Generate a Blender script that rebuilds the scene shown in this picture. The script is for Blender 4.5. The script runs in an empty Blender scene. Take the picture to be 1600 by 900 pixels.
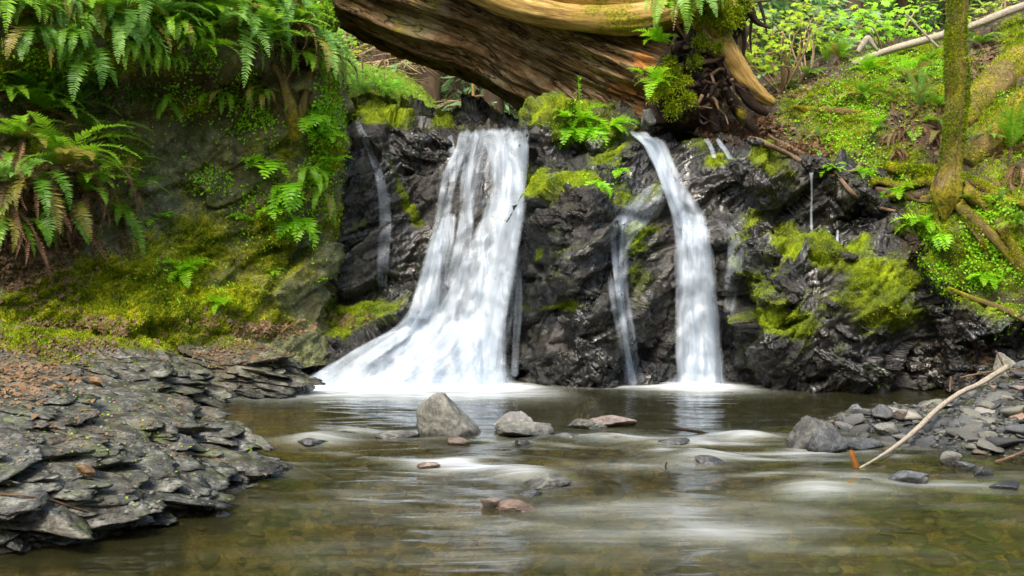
import bpy, math, random
import numpy as np
from mathutils import Vector, Matrix, Euler
from mathutils.bvhtree import BVHTree
R = math.radians
random.seed(11)
rng = np.random.default_rng(11)
SC = bpy.context.scene
COL = SC.collection

# ---------------------------------------------------------------- camera, sky, sun, exposure
CAM_H = 1.0
FPX = 35 / 36 * 1600
HOR = 405
cam = bpy.data.cameras.new("camera")
cam.lens = 35; cam.sensor_width = 36; cam.shift_y = -45 / 1600
cam.clip_start = 0.05; cam.clip_end = 400
cam.dof.use_dof = True; cam.dof.focus_distance = 7.2; cam.dof.aperture_fstop = 9.0
camo = bpy.data.objects.new("camera", cam); COL.objects.link(camo)
camo.location = (0, 0, CAM_H); camo.rotation_euler = (R(90), 0, 0)
SC.camera = camo

SUN_EL, SUN_AZ = 55, 200       # azimuth: compass-like, 0 = +Y, clockwise; behind the camera, a little left
world = bpy.data.worlds.new("World"); SC.world = world; world.use_nodes = True
wn = world.node_tree.nodes; wl = world.node_tree.links
sky = wn.new('ShaderNodeTexSky'); sky.sky_type = 'NISHITA'; sky.sun_disc = False
sky.sun_elevation = R(SUN_EL); sky.sun_rotation = R(SUN_AZ)
sky.air_density = 1.0; sky.dust_density = 4.0; sky.ozone_density = 1.0
wn['Background'].inputs['Strength'].default_value = 0.15
wl.new(sky.outputs[0], wn['Background'].inputs['Color'])
sl = bpy.data.lights.new("sun", 'SUN'); sl.energy = 1.5; sl.angle = R(14); sl.color = (1.0, 0.93, 0.80)
so = bpy.data.objects.new("sun", sl); COL.objects.link(so)
_d = Vector((math.sin(R(SUN_AZ)) * math.cos(R(SUN_EL)), math.cos(R(SUN_AZ)) * math.cos(R(SUN_EL)), math.sin(R(SUN_EL))))
so.rotation_euler = _d.to_track_quat('Z', 'Y').to_euler(); so.location = (0, -5, 20)
SC.view_settings.view_transform = 'Standard'; SC.view_settings.look = 'None'
SC.view_settings.gamma = 1.0; SC.view_settings.use_curve_mapping = False
SC.view_settings.exposure = 1.32
SC.render.engine = 'CYCLES'
cy = SC.cycles
cy.use_denoising = True; cy.max_bounces = 6; cy.diffuse_bounces = 3; cy.glossy_bounces = 3
cy.transmission_bounces = 4; cy.transparent_max_bounces = 14; cy.caustics_reflective = False; cy.caustics_refractive = False
cy.sample_clamp_indirect = 6

# ---------------------------------------------------------------- placing and noise
def W(px, py, D):
    return np.array([(px - 800) / FPX * D, D, CAM_H + (HOR - py) / FPX * D])
def proj(p):
    return 800 + p[..., 0] / p[..., 1] * FPX, HOR - (p[..., 2] - CAM_H) / p[..., 1] * FPX

_perm = np.random.default_rng(5).permutation(256).astype(np.int64)
_perm = np.concatenate([_perm, _perm])
_grad = np.random.default_rng(6).normal(size=(256, 3)); _grad /= np.linalg.norm(_grad, axis=1)[:, None]
_off = np.random.default_rng(7).random((256, 3))
def _hash(ix, iy, iz):
    return _perm[_perm[_perm[ix & 255] + (iy & 255)] + (iz & 255)]
def pn(p):
    p = np.asarray(p, float); i = np.floor(p).astype(np.int64); f = p - i
    u = f * f * f * (f * (f * 6 - 15) + 10)
    out = 0
    for dx in (0, 1):
        wx = u[..., 0] if dx else 1 - u[..., 0]
        for dy in (0, 1):
            wy = u[..., 1] if dy else 1 - u[..., 1]
            for dz in (0, 1):
                wz = u[..., 2] if dz else 1 - u[..., 2]
                g = _grad[_hash(i[..., 0] + dx, i[..., 1] + dy, i[..., 2] + dz)]
                d = g[..., 0] * (f[..., 0] - dx) + g[..., 1] * (f[..., 1] - dy) + g[..., 2] * (f[..., 2] - dz)
                out = out + d * wx * wy * wz
    return out * 1.6
def fbm(p, o=4, gain=.5, lac=2.03):
    a, s, t = 1.0, 0, 0
    for _ in range(o):
        s = s + a * pn(p); t += a; a *= gain; p = p * lac + 17.3
    return s / t
def ridged(p, o=4, gain=.5):
    a, s, t = 1.0, 0, 0
    for _ in range(o):
        s = s + a * (1 - np.abs(pn(p)) * 2); t += a; a *= gain; p = p * 2.07 + 9.1
    return s / t
def worley(p):
    i = np.floor(p).astype(np.int64); f = p - i
    f1 = np.full(p.shape[:-1], 9.0); f2 = f1.copy(); cid = np.zeros(p.shape[:-1], np.int64)
    for dx in (-1, 0, 1):
        for dy in (-1, 0, 1):
            for dz in (-1, 0, 1):
                h = _hash(i[..., 0] + dx, i[..., 1] + dy, i[..., 2] + dz)
                o = _off[h]
                d = (o[..., 0] + dx - f[..., 0]) ** 2 + (o[..., 1] + dy - f[..., 1]) ** 2 + (o[..., 2] + dz - f[..., 2]) ** 2
                c = d < f1
                f2 = np.where(c, f1, np.minimum(f2, d)); cid = np.where(c, h, cid); f1 = np.where(c, d, f1)
    return np.sqrt(f1), np.sqrt(f2), cid
def facet(p, strength=1.0):
    """height made of tilted flat faces, one per cell: broken rock"""
    i = np.floor(p).astype(np.int64); f = p - i
    best = np.full(p.shape[:-1], 9.0); val = np.zeros(p.shape[:-1])
    for dx in (-1, 0, 1):
        for dy in (-1, 0, 1):
            for dz in (-1, 0, 1):
                h = _hash(i[..., 0] + dx, i[..., 1] + dy, i[..., 2] + dz)
                o = _off[h]; g = _grad[h]
                vx = f[..., 0] - dx - o[..., 0]; vy = f[..., 1] - dy - o[..., 1]; vz = f[..., 2] - dz - o[..., 2]
                d = vx * vx + vy * vy + vz * vz
                v = g[..., 0] * vx + g[..., 1] * vy + g[..., 2] * vz + (_off[(h + 31) & 255, 0] - .5) * .8
                c = d < best
                val = np.where(c, v, val); best = np.where(c, d, best)
    return val
def sstep(x, a, b):
    t = np.clip((x - a) / (b - a), 0, 1); return t * t * (3 - 2 * t)
def blobs(px, py, L):
    m = np.zeros_like(px)
    for b in L:
        x, y, rx, ry = b[:4]; w = b[4] if len(b) > 4 else 1; an = R(b[5]) if len(b) > 5 else 0
        dx = px - x; dy = py - y
        a = (dx * math.cos(an) + dy * math.sin(an)) / rx; c = (-dx * math.sin(an) + dy * math.cos(an)) / ry
        m = np.maximum(m, w * np.exp(-(a * a + c * c) * .9))
    return m

# ---------------------------------------------------------------- mesh helpers
def mesh_np(name, V, F, mat=None, attrs=None, uv=None, smooth=True, mats=None, midx=None):
    V = np.asarray(V, np.float32); me = bpy.data.meshes.new(name)
    if isinstance(F, (list, tuple)) and len(F) and isinstance(F[0], np.ndarray):
        Fs = F
    else:
        Fs = [np.asarray(F)]
    loops = np.concatenate([f.ravel() for f in Fs]).astype(np.int32)
    tot = np.concatenate([np.full(len(f), f.shape[1]) for f in Fs]).astype(np.int32)
    st = np.concatenate([[0], np.cumsum(tot)[:-1]]).astype(np.int32)
    me.vertices.add(len(V)); me.vertices.foreach_set('co', V.ravel())
    me.loops.add(len(loops)); me.loops.foreach_set('vertex_index', loops)
    me.polygons.add(len(tot)); me.polygons.foreach_set('loop_start', st); me.polygons.foreach_set('loop_total', tot)
    if smooth: me.polygons.foreach_set('use_smooth', np.ones(len(tot), bool))
    me.update(calc_edges=True)
    for k, a in (attrs or {}).items():
        at = me.attributes.new(k, 'FLOAT', 'POINT'); at.data.foreach_set('value', np.asarray(a, np.float32).ravel())
    if uv is not None:
        l = me.uv_layers.new(name='UVMap'); l.data.foreach_set('uv', np.asarray(uv, np.float32)[loops].ravel())
    if mat is not None: me.materials.append(mat)
    return me
def link(name, me, parent=None, **props):
    o = bpy.data.objects.new(name, me); COL.objects.link(o)
    if parent is not None: o.parent = parent
    for k, v in props.items():
        if v is not None: o[k] = v
    return o
def thing(name, label, cat, loc=(0, 0, 0), group=None):
    o = bpy.data.objects.new(name, None); COL.objects.link(o); o.location = loc; o.empty_display_size = .1
    o['label'] = label; o['category'] = cat
    if group: o['group'] = group
    return o
def gridfaces(nu, nv, wrapu=False):
    i = np.arange(nu if wrapu else nu - 1); j = np.arange(nv - 1)
    I, J = np.meshgrid(i, j, indexing='ij'); I2 = (I + 1) % nu
    return np.stack([I * nv + J, I2 * nv + J, I2 * nv + J + 1, I * nv + J + 1], -1).reshape(-1, 4)
def curve(P, n, t=None):
    """Catmull-like interpolation of rows of P, n samples, even in length"""
    P = np.asarray(P, float); K = len(P)
    flat = P.reshape(K, -1)
    if t is None:
        d = np.linalg.norm(np.diff(flat[:, :3], axis=0), axis=1) + 1e-6; t = np.concatenate([[0], np.cumsum(d)])
    m = np.zeros_like(flat); h = np.diff(t); s = np.diff(flat, axis=0) / h[:, None]
    m[0] = s[0]; m[-1] = s[-1]
    m[1:-1] = (s[:-1] * h[1:, None] + s[1:] * h[:-1, None]) / (h[:-1] + h[1:])[:, None]
    q = np.linspace(t[0], t[-1], n); k = np.clip(np.searchsorted(t, q, side='right') - 1, 0, K - 2)
    u = ((q - t[k]) / h[k])[:, None]; hh = h[k][:, None]
    r = (2*u**3-3*u**2+1)*flat[k] + (u**3-2*u**2+u)*hh*m[k] + (-2*u**3+3*u**2)*flat[k+1] + (u**3-u**2)*hh*m[k+1]
    return r.reshape((n,) + P.shape[1:])
def loft(cols, nu, nv):
    C = np.array([curve([W(*q) for q in c], nv) for c in cols])
    t = np.concatenate([[0], np.cumsum(np.linalg.norm(np.diff(C.mean(1), axis=0), axis=1) + 1e-4)])
    return curve(C, nu, t)
def normals(G):
    du = np.gradient(G, axis=0); dv = np.gradient(G, axis=1)
    n = np.cross(du, dv); n /= np.linalg.norm(n, axis=-1, keepdims=True) + 1e-9
    return n
def bvh_of(me):
    return BVHTree.FromPolygons([v.co[:] for v in me.vertices], [p.vertices[:] for p in me.polygons])
SURF = []
def hit(px, py, bv=None):
    d = Vector(W(px, py, 1.0)) - Vector((0, 0, CAM_H)); d.normalize(); best = None
    for b in (bv or SURF):
        r = b.ray_cast(Vector((0, 0, CAM_H)), d)
        if r[0] is not None and (best is None or r[3] < best[3]): best = r
    if best is None: return None
    n = best[1]
    if n.y > 0: n = -n
    return best[0], n
def tube(P, rad, seg=12, n=40, disp=None, cap=True):
    P = np.asarray(P, float); rad = np.asarray(rad, float)
    Q = curve(np.concatenate([P, rad[:, None]], 1), n); C = Q[:, :3]; r = np.maximum(Q[:, 3], 1e-4)
    T = np.gradient(C, axis=0); T /= np.linalg.norm(T, axis=1)[:, None] + 1e-9
    up = np.array([0, 0, 1.0]) if abs(T[0][2]) < .9 else np.array([1.0, 0, 0])
    N = np.zeros_like(C); a = np.cross(T[0], up); a /= np.linalg.norm(a); N[0] = a
    for i in range(1, n):
        a = N[i-1] - T[i] * np.dot(N[i-1], T[i]); N[i] = a / (np.linalg.norm(a) + 1e-9)
    B = np.cross(T, N); th = np.linspace(0, 2 * np.pi, seg, endpoint=False)
    Lc = np.concatenate([[0], np.cumsum(np.linalg.norm(np.diff(C, axis=0), axis=1))])
    dirs = np.cos(th)[None, :, None] * N[:, None] + np.sin(th)[None, :, None] * B[:, None]
    rr = np.repeat(r[:, None], seg, 1)
    if disp is not None: rr = rr * (1 + disp(C[:, None] + dirs * rr[..., None], th[None, :], Lc[:, None]))
    G = C[:, None] + dirs * rr[..., None]
    V = G.reshape(-1, 3); I, J = np.meshgrid(np.arange(n - 1), np.arange(seg), indexing='ij'); J2 = (J + 1) % seg
    F = np.stack([I * seg + J, I * seg + J2, (I + 1) * seg + J2, (I + 1) * seg + J], -1).reshape(-1, 4)
    uv = np.stack([np.broadcast_to(th[None, :] / 6.283, (n, seg)), np.broadcast_to(Lc[:, None], (n, seg))], -1).reshape(-1, 2)
    if cap:
        V = np.concatenate([V, C[:1], C[-1:]]); k = n * seg; uv = np.concatenate([uv, [[0, 0]], [[0, Lc[-1]]]])
        j = np.arange(seg); j2 = (j + 1) % seg
        T1 = np.stack([np.full(seg, k), j2, j], -1); T2 = np.stack([np.full(seg, k + 1), (n-1)*seg + j, (n-1)*seg + j2], -1)
        return V, [F, np.concatenate([T1, T2])], uv
    return V, [F], uv
def merge(parts):
    """parts: list of (V, [F...]) -> one V, [quads, tris]"""
    Vs, Q, T, o = [], [], [], 0
    for p in parts:
        V, Fs = p[0], p[1]
        for f in Fs:
            (Q if f.shape[1] == 4 else T).append(f + o)
        Vs.append(V); o += len(V)
    F = ([np.concatenate(Q)] if Q else []) + ([np.concatenate(T)] if T else [])
    return np.concatenate(Vs), F
def blades(P, N, length, width, spread=.7, up=.35, seed=1):
    """one small bent triangle per point"""
    r = np.random.default_rng(seed); n = len(P)
    d = N + np.array([0, 0, up]) + r.normal(size=(n, 3)) * spread; d /= np.linalg.norm(d, axis=1)[:, None]
    s = np.cross(d, r.normal(size=(n, 3))); s /= np.linalg.norm(s, axis=1)[:, None] + 1e-9
    L = (length * r.uniform(.5, 1.3, n))[:, None]; w = (width * r.uniform(.7, 1.3, n))[:, None]
    P = P - N * .003
    V = np.stack([P - s * w / 2, P + s * w / 2, P + d * L], 1).reshape(-1, 3)
    F = np.arange(3 * n).reshape(n, 3)
    return V, F, np.repeat(r.random(n), 3)
def scatter_grid(G, N, mask, count, seed=1):
    r = np.random.default_rng(seed)
    a = G[:-1, :-1]; b = G[1:, :-1]; c = G[:-1, 1:]
    area = np.linalg.norm(np.cross(b - a, c - a), axis=-1) * mask[:-1, :-1]
    p = area.ravel(); s = p.sum()
    if s <= 0: return np.zeros((0, 3)), np.zeros((0, 3)), np.zeros(0)
    k = r.choice(len(p), size=count, p=p / s); nv = G.shape[1] - 1
    i, j = k // nv, k % nv; u = r.random(count)[:, None]; v = r.random(count)[:, None]
    P = a[i, j] + (b[i, j] - a[i, j]) * u + (c[i, j] - a[i, j]) * v
    return P, N[i, j], mask[i, j]
def thick(V, Fs):
    return V, Fs

# ---------------------------------------------------------------- materials
class NT:
    def __init__(s, name):
        s.m = bpy.data.materials.new(name); s.m.use_nodes = True; s.t = s.m.node_tree; s.t.nodes.clear()
        s.out = s.t.nodes.new('ShaderNodeOutputMaterial')
    def n(s, ty, ins=None, **pr):
        nd = s.t.nodes.new('ShaderNode' + ty)
        for k, v in pr.items(): setattr(nd, k, v)
        for k, v in (ins or {}).items():
            if isinstance(v, bpy.types.NodeSocket): s.t.links.new(v, nd.inputs[k])
            else: nd.inputs[k].default_value = v
        return nd
    def noise(s, vec, scale, detail=4, rough=.55, dist=0.0):
        return s.n('TexNoise', {'Vector': vec, 'Scale': scale, 'Detail': detail, 'Roughness': rough, 'Distortion': dist}).outputs[0]
    def ramp(s, fac, stops, interp='LINEAR'):
        r = s.n('ValToRGB', {'Fac': fac}); e = r.color_ramp.elements; r.color_ramp.interpolation = interp
        while len(e) < len(stops): e.new(.5)
        for i, (p, c) in enumerate(stops):
            e[i].position = p; e[i].color = (c, c, c, 1) if isinstance(c, (int, float)) else (*c, 1)
        return r.outputs[0]
    def mix(s, f, a, b, bt='MIX'):
        m = s.n('Mix', data_type='RGBA', blend_type=bt)
        for k, v in ((0, f), (6, a), (7, b)):
            if isinstance(v, bpy.types.NodeSocket): s.t.links.new(v, m.inputs[k])
            else: m.inputs[k].default_value = v if k == 0 else (*v, 1)
        return m.outputs[2]
    def math(s, op, a, b=0.0, c=None, clamp=False):
        m = s.n('Math', operation=op, use_clamp=clamp)
        for k, v in ((0, a), (1, b), (2, c)):
            if v is None: continue
            if isinstance(v, bpy.types.NodeSocket): s.t.links.new(v, m.inputs[k])
            else: m.inputs[k].default_value = v
        return m.outputs[0]
    def attr(s, k): return s.n('Attribute', attribute_name=k).outputs['Fac']
    def map(s, vec, scale=(1, 1, 1), rot=(0, 0, 0)):
        return s.n('Mapping', {'Vector': vec, 'Scale': scale, 'Rotation': rot}).outputs[0]
    def obj(s): return s.n('TexCoord').outputs['Object']
    def bump(s, h, strength=.5, dist=.02, nrm=None):
        ins = {'Height': h, 'Strength': strength, 'Distance': dist}
        if nrm is not None: ins['Normal'] = nrm
        return s.n('Bump', ins).outputs[0]
    def bsdf(s, **k):
        ins = {}
        for a, v in k.items():
            a = {'color': 'Base Color', 'rough': 'Roughness', 'normal': 'Normal', 'spec': 'Specular IOR Level', 'alpha': 'Alpha', 'coat': 'Coat Weight', 'coatr': 'Coat Roughness'}.get(a, a)
            if a == 'Base Color' and isinstance(v, tuple): v = (*v, 1)
            ins[a] = v
        return s.n('BsdfPrincipled', ins).outputs[0]
    def done(s, sh): s.t.links.new(sh, s.out.inputs[0]); return s.m

def leafmat(name, c1, c2, trans=.35, rough=.45, dark=None):
    t = NT(name); o = t.obj(); oi = t.n('ObjectInfo').outputs['Random']
    f = t.math('ADD', t.math('MULTIPLY', t.noise(o, 9, 2), .7), t.math('MULTIPLY', oi, .5))
    f2 = t.math('ADD', f, t.math('MULTIPLY', t.attr('var'), .35), clamp=True)
    c = t.ramp(f2, [(.25, c1), (.95, c2)])
    a = t.bsdf(color=c, rough=rough, spec=.4)
    tr = t.n('BsdfTranslucent', {'Color': t.mix(.5, c, tuple(min(1, x * 1.5) for x in c2))}).outputs[0]
    return t.done(t.n('MixShader', {0: trans, 1: a, 2: tr}).outputs[0])

def rockmat(name, dark, mid, light, wet=.5, lichen=(.12, .15, .06), rough=(.25, .6), bumps=1.0, mossc=((.028, .058, .003), (.24, .31, .006)), soilc=((.018, .010, .006), (.075, .045, .026)), coat=0.0, shore=False):
    t = NT(name); o = t.obj()
    n1 = t.noise(o, 2.2, 5, .6); n2 = t.noise(o, 11, 5, .65); n3 = t.noise(t.map(o, (1, 1, 2.2), (.3, .2, .4)), 45, 4, .7)
    v = t.n('TexVoronoi', {'Vector': o, 'Scale': 24.0}, feature='F1').outputs['Distance']
    f = t.math('ADD', t.math('MULTIPLY', n2, .6), t.math('MULTIPLY', n3, .4))
    c = t.ramp(f, [(.36, dark), (.52, mid), (.68, light)])
    c = t.mix(t.ramp(n1, [(.5, 0.0), (.66, .55)]), c, (mid[0] * 1.5, mid[1] * 1.1, mid[2] * .75))
    c = t.mix(t.math('MULTIPLY', t.ramp(t.noise(o, 7, 6, .7), [(.52, 0.0), (.64, 1.0)]), .7), c, lichen)
    rr = t.ramp(n2, [(.35, rough[0]), (.7, rough[1])])
    if shore:
        b0 = t.bump(t.noise(t.map(o, (4, 4, 85), (.10, .06, 0)), 1.0, 3, .7, .6), .8, .012)
        z = t.n('SeparateXYZ', {0: o}).outputs[2]; w = t.ramp(t.math('ADD', t.math('MULTIPLY', z, 2.6), t.math('MULTIPLY', n2, .75)), [(.30, 1.0), (.74, 0.0)])
        c = t.mix(t.math('MULTIPLY', w, .75), c, (.010, .011, .010)); c = t.mix(t.ramp(t.math('MULTIPLY', z, -10.0), [(.25, 0.0), (.8, 1.0)]), c, t.ramp(f, [(.36, (.04, .03, .010)), (.52, (.15, .115, .04)), (.68, (.34, .27, .12))])); rr = t.math('SUBTRACT', rr, t.math('MULTIPLY', w, .22))
    # soil and moss
    sm = t.attr('soil'); mm = t.attr('moss')
    sf = t.noise(o, 60, 5, .7)
    sc = t.ramp(sf, [(.35, soilc[0]), (.65, soilc[1])])
    mf = t.math('ADD', t.math('MULTIPLY', t.noise(o, 5, 3), .6), t.math('MULTIPLY', t.noise(o, 90, 3, .7), .4))
    mc = t.ramp(mf, [(.36, mossc[0]), (.62, mossc[1])])
    jit = t.math('ADD', t.math('MULTIPLY', t.math('SUBTRACT', n3, .5), 1.1), t.math('MULTIPLY', t.math('SUBTRACT', n2, .5), .8))
    sm2 = t.ramp(t.math('ADD', sm, jit), [(.4, 0.0), (.6, 1.0)])
    mm2 = t.ramp(t.math('ADD', mm, jit), [(.36, 0.0), (.72, 1.0)])
    c = t.mix(sm2, c, sc); c = t.mix(mm2, c, mc)
    rr = t.math('MAXIMUM', rr, t.math('MULTIPLY', t.math('MAXIMUM', sm2, mm2), .85))
    zone = t.ramp(t.noise(o, 1.7, 4, .6, .6), [(.40, .25), (.58, 1.0)])
    h = t.math('ADD', t.math('MULTIPLY', n2, .8), t.math('ADD', t.math('MULTIPLY', n3, .55), t.math('MULTIPLY', v, .35)))
    b = t.bump(h, t.math('MULTIPLY', zone, .75 * bumps), .03, b0 if shore else None)
    b = t.bump(t.noise(o, 170, 3, .6), t.math('MULTIPLY', zone, .35 * bumps), .006, b)
    streak = t.ramp(t.noise(t.map(o, (5, 5, .8)), 1.0, 4, .6, .5), [(.48, 0.0), (.62, 1.0)])
    if coat: rr = t.math('ADD', rr, t.math('MULTIPLY', t.math('SUBTRACT', 1.0, streak), .22), clamp=True); c = t.mix(t.ramp(t.noise(o, 1.3, 4, .6), [(.48, 0.0), (.62, .65)]), c, (.026, .020, .011))
    wetf = t.math('MULTIPLY', streak, t.math('MULTIPLY', t.math('SUBTRACT', 1.0, t.math('MAXIMUM', sm2, mm2)), coat))
    return t.done(t.bsdf(color=c, rough=rr, normal=b, spec=t.math('ADD', .25, t.math('MULTIPLY', wet, t.math('SUBTRACT', 1.0, mm2))), coat=wetf, coatr=.12))

M = {}
M['wetrock'] = rockmat('wet_rock', (.0018, .002, .0022), (.0085, .0085, .008), (.055, .055, .050), .34, (.022, .032, .008), (.08, .36), 1.3, coat=.30)
M['bankrock'] = rockmat('bank_rock', (.014, .016, .005), (.11, .115, .045), (.38, .40, .20), .2, (.06, .085, .012), (.5, .85), soilc=((.020, .015, .005), (.085, .062, .022)), mossc=((.06, .085, .003), (.42, .40, .010)))
M['slate'] = rockmat('slate', (.012, .012, .009), (.072, .072, .056), (.30, .30, .25), .3, (.10, .125, .035), (.32, .6), 1.2, shore=True)
M['bed'] = rockmat('bed', (.03, .02, .008), (.12, .085, .035), (.30, .22, .11), .1, (.06, .07, .015), (.5, .8), 1.0)
M['slope'] = rockmat('slope_soil', (.015, .012, .010), (.05, .045, .035), (.10, .09, .07), .1, (.04, .05, .02), (.6, .9), mossc=((.05, .085, .006), (.20, .25, .012)))

def mossmat():
    t = NT('moss'); o = t.obj()
    f = t.math('ADD', t.math('MULTIPLY', t.noise(o, 5, 5, .65), .66), t.math('MULTIPLY', t.attr('var'), .34))
    c = t.ramp(f, [(.30, (.030, .075, .003)), (.47, (.18, .28, .005)), (.66, (.56, .60, .012))])
    a = t.bsdf(color=c, rough=.7, spec=.2); tr = t.n('BsdfTranslucent', {'Color': c}).outputs[0]
    return t.done(t.n('MixShader', {0: .35, 1: a, 2: tr}).outputs[0])
M['moss'] = mossmat()
M['fern'] = leafmat('fern_green', (.045, .16, .006), (.28, .52, .025))
M['fern_old'] = leafmat('fern_yellowing', (.14, .16, .02), (.42, .34, .07))
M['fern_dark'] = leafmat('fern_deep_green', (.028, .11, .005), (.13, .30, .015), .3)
M['fern_blue'] = leafmat('fern_blue_green', (.07, .21, .025), (.32, .56, .11))
M['herb'] = leafmat('herb_green', (.09, .30, .006), (.36, .70, .02), .45)
M['maple'] = leafmat('maple_lime', (.22, .40, .015), (.55, .72, .04), .5)
M['dead'] = leafmat('dead_frond_brown', (.05, .027, .012), (.27, .155, .075), .15, .8)
M['litter'] = leafmat('dead_leaf_brown', (.045, .026, .011), (.25, .155, .075), .15, .6)
M['cedar'] = leafmat('cedar_green', (.13, .27, .11), (.40, .60, .30), .5, .6)
M['bush'] = leafmat('far_leaf_green', (.17, .30, .03), (.50, .66, .10), .5, .6)
M['twig'] = leafmat('dry_twig', (.22, .13, .06), (.50, .36, .21), .1, .8)

def woodmat(name, c0, c1, c2, sc=(1, 1, 1), moss=0.0, bump=.8, attrmoss=False, rough=.75):
    t = NT(name); uvn = t.n('UVMap').outputs[0]; o = t.obj()
    v = t.map(uvn, (sc[0], sc[1], 1)); n1 = t.noise(v, 6, 6, .65, .5); n2 = t.noise(v, 22, 4, .7, .3)
    n3 = t.noise(t.map(uvn, (sc[0] * 5, sc[1] * 1.6, 1)), 12, 4, .7, .2)
    f = t.math('ADD', t.math('ADD', t.math('MULTIPLY', n1, .5), t.math('MULTIPLY', n2, .28)), t.math('MULTIPLY', n3, .22))
    c = t.ramp(f, [(.38, c0), (.5, c1), (.62, c2)])
    if attrmoss: c = t.mix(t.ramp(t.math('ADD', t.attr('raw'), t.math('SUBTRACT', n2, .5)), [(.4, 0.0), (.6, 1.0)]), c, t.ramp(f, [(.38, (.10, .030, .006)), (.62, (.60, .26, .06))]))
    c = t.mix(t.ramp(t.noise(o, 2.0, 3), [(.45, 0.0), (.6, .5)]), c, c1)
    if attrmoss or moss:
        mf = t.noise(o, 3.0, 5, .65)
        mk = t.ramp(t.math('ADD', mf, t.attr('moss') if attrmoss else moss), [(.55, 0.0), (.66, 1.0)])
        mc = t.ramp(t.noise(o, 40, 4, .7), [(.35, (.06, .060, .004)), (.65, (.36, .30, .012))])
        c = t.mix(mk, c, mc)
    b = t.bump(f, bump, .03)
    if attrmoss:
        ck = t.noise(t.map(uvn, (30, .7, 1)), 2.2, 4, .6, .5); ck = t.ramp(t.math('ABSOLUTE', t.math('SUBTRACT', ck, .5)), [(.0, 0.0), (.028, 1.0)])
        c = t.mix(ck, (.006, .003, .002), c); b = t.bump(ck, .7, .03, b)
        c = t.mix(t.ramp(t.noise(o, 1.6, 5, .65), [(.50, 0.0), (.62, .65)]), c, t.mix(.55, c, (.34, .31, .20)))
    return t.done(t.bsdf(color=c, rough=rough, normal=b, spec=.25))
M['log'] = woodmat('weathered_log', (.010, .005, .002), (.21, .118, .042), (.60, .45, .26), (11, .45, 1), attrmoss=True, bump=1.4)
M['limb'] = woodmat('golden_limb_wood', (.07, .035, .008), (.36, .22, .055), (.64, .47, .18), (3.2, .5, 1), moss=.05, bump=.7)
M['orange'] = woodmat('orange_broken_wood', (.10, .035, .008), (.34, .13, .025), (.5, .24, .06), (3, 1, 1))
M['root'] = woodmat('dark_root', (.006, .004, .003), (.028, .016, .010), (.10, .065, .04), (2, 2, 1), moss=-.05)
M['palest'] = woodmat('pale_bare_root', (.08, .045, .025), (.22, .14, .08), (.42, .30, .19), (2, 3, 1))
M['bark'] = woodmat('mossy_bark', (.05, .032, .010), (.16, .11, .035), (.28, .23, .10), (2.5, 2.2, 1), moss=.11)
M['farbark'] = woodmat('far_bark', (.05, .03, .02), (.13, .085, .055), (.24, .17, .11), (3, .8, 1))
M['paleb'] = woodmat('pale_branch_bark', (.12, .09, .06), (.36, .31, .23), (.56, .50, .40), (2, 5, 1), bump=.4)
# ================================================================ the setting
def rocky(P, a=1.0):
    Q = P @ np.array(Matrix.Rotation(R(32), 3, 'Y')).T
    S = Q * np.array([.8, 1.2, 2.3])
    return a * (.20 * fbm(P * .9 + 3, 3) + .19 * facet(S * 1.4 + fbm(P * 3, 2)[..., None] * .35) + .052 * facet(S * 3.6 + fbm(P * 3, 2)[..., None] * .2)
                + .020 * facet(S * 10.5) + .012 * facet(S * 24) + .009 * fbm(P * 42, 2))
def soft(P, a=1.0):
    return a * (.13 * fbm(P * 1.3 + 7, 4) + .05 * fbm(P * 6, 3) + .035 * facet(P * 4 + 2) + .015 * fbm(P * 22, 3))
SH = {}
def sheet(name, cols, nu, nv, disp, masks, mat, label=None, tufts=None, kind='structure', **kw):
    G = loft(cols, nu, nv); N = normals(G)
    mid = N[:, nv // 6: nv // 2]
    if (mid[..., 1]).mean() > 0: N = -N
    px, py = proj(G)
    mo, soi, amp = masks(px, py, N, G)
    G2 = G + N * (disp(G) * amp)[..., None]
    N2 = normals(G2)
    if (N2 * N).sum(-1).mean() < 0: N2 = -N2
    # the moss fills hollows and swells
    pad = sstep(mo + .5 * fbm(G * 5 + 20, 3), .42, .75)
    G2 = G2 + (N2 * .5 + N * .5) * (pad * (.012 + .016 * fbm(G * 9 + 4, 3)))[..., None]
    N2 = normals(G2)
    if (N2 * N).sum(-1).mean() < 0: N2 = -N2
    F = gridfaces(nu, nv)
    me = mesh_np(name, G2.reshape(-1, 3), F, M[mat], {'moss': mo, 'soil': soi})
    o = link(name, me, kind=kind, **kw)
    SURF.append(bvh_of(me)); SH[name] = (G2, N2, mo, soi, pad)
    return o

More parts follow.
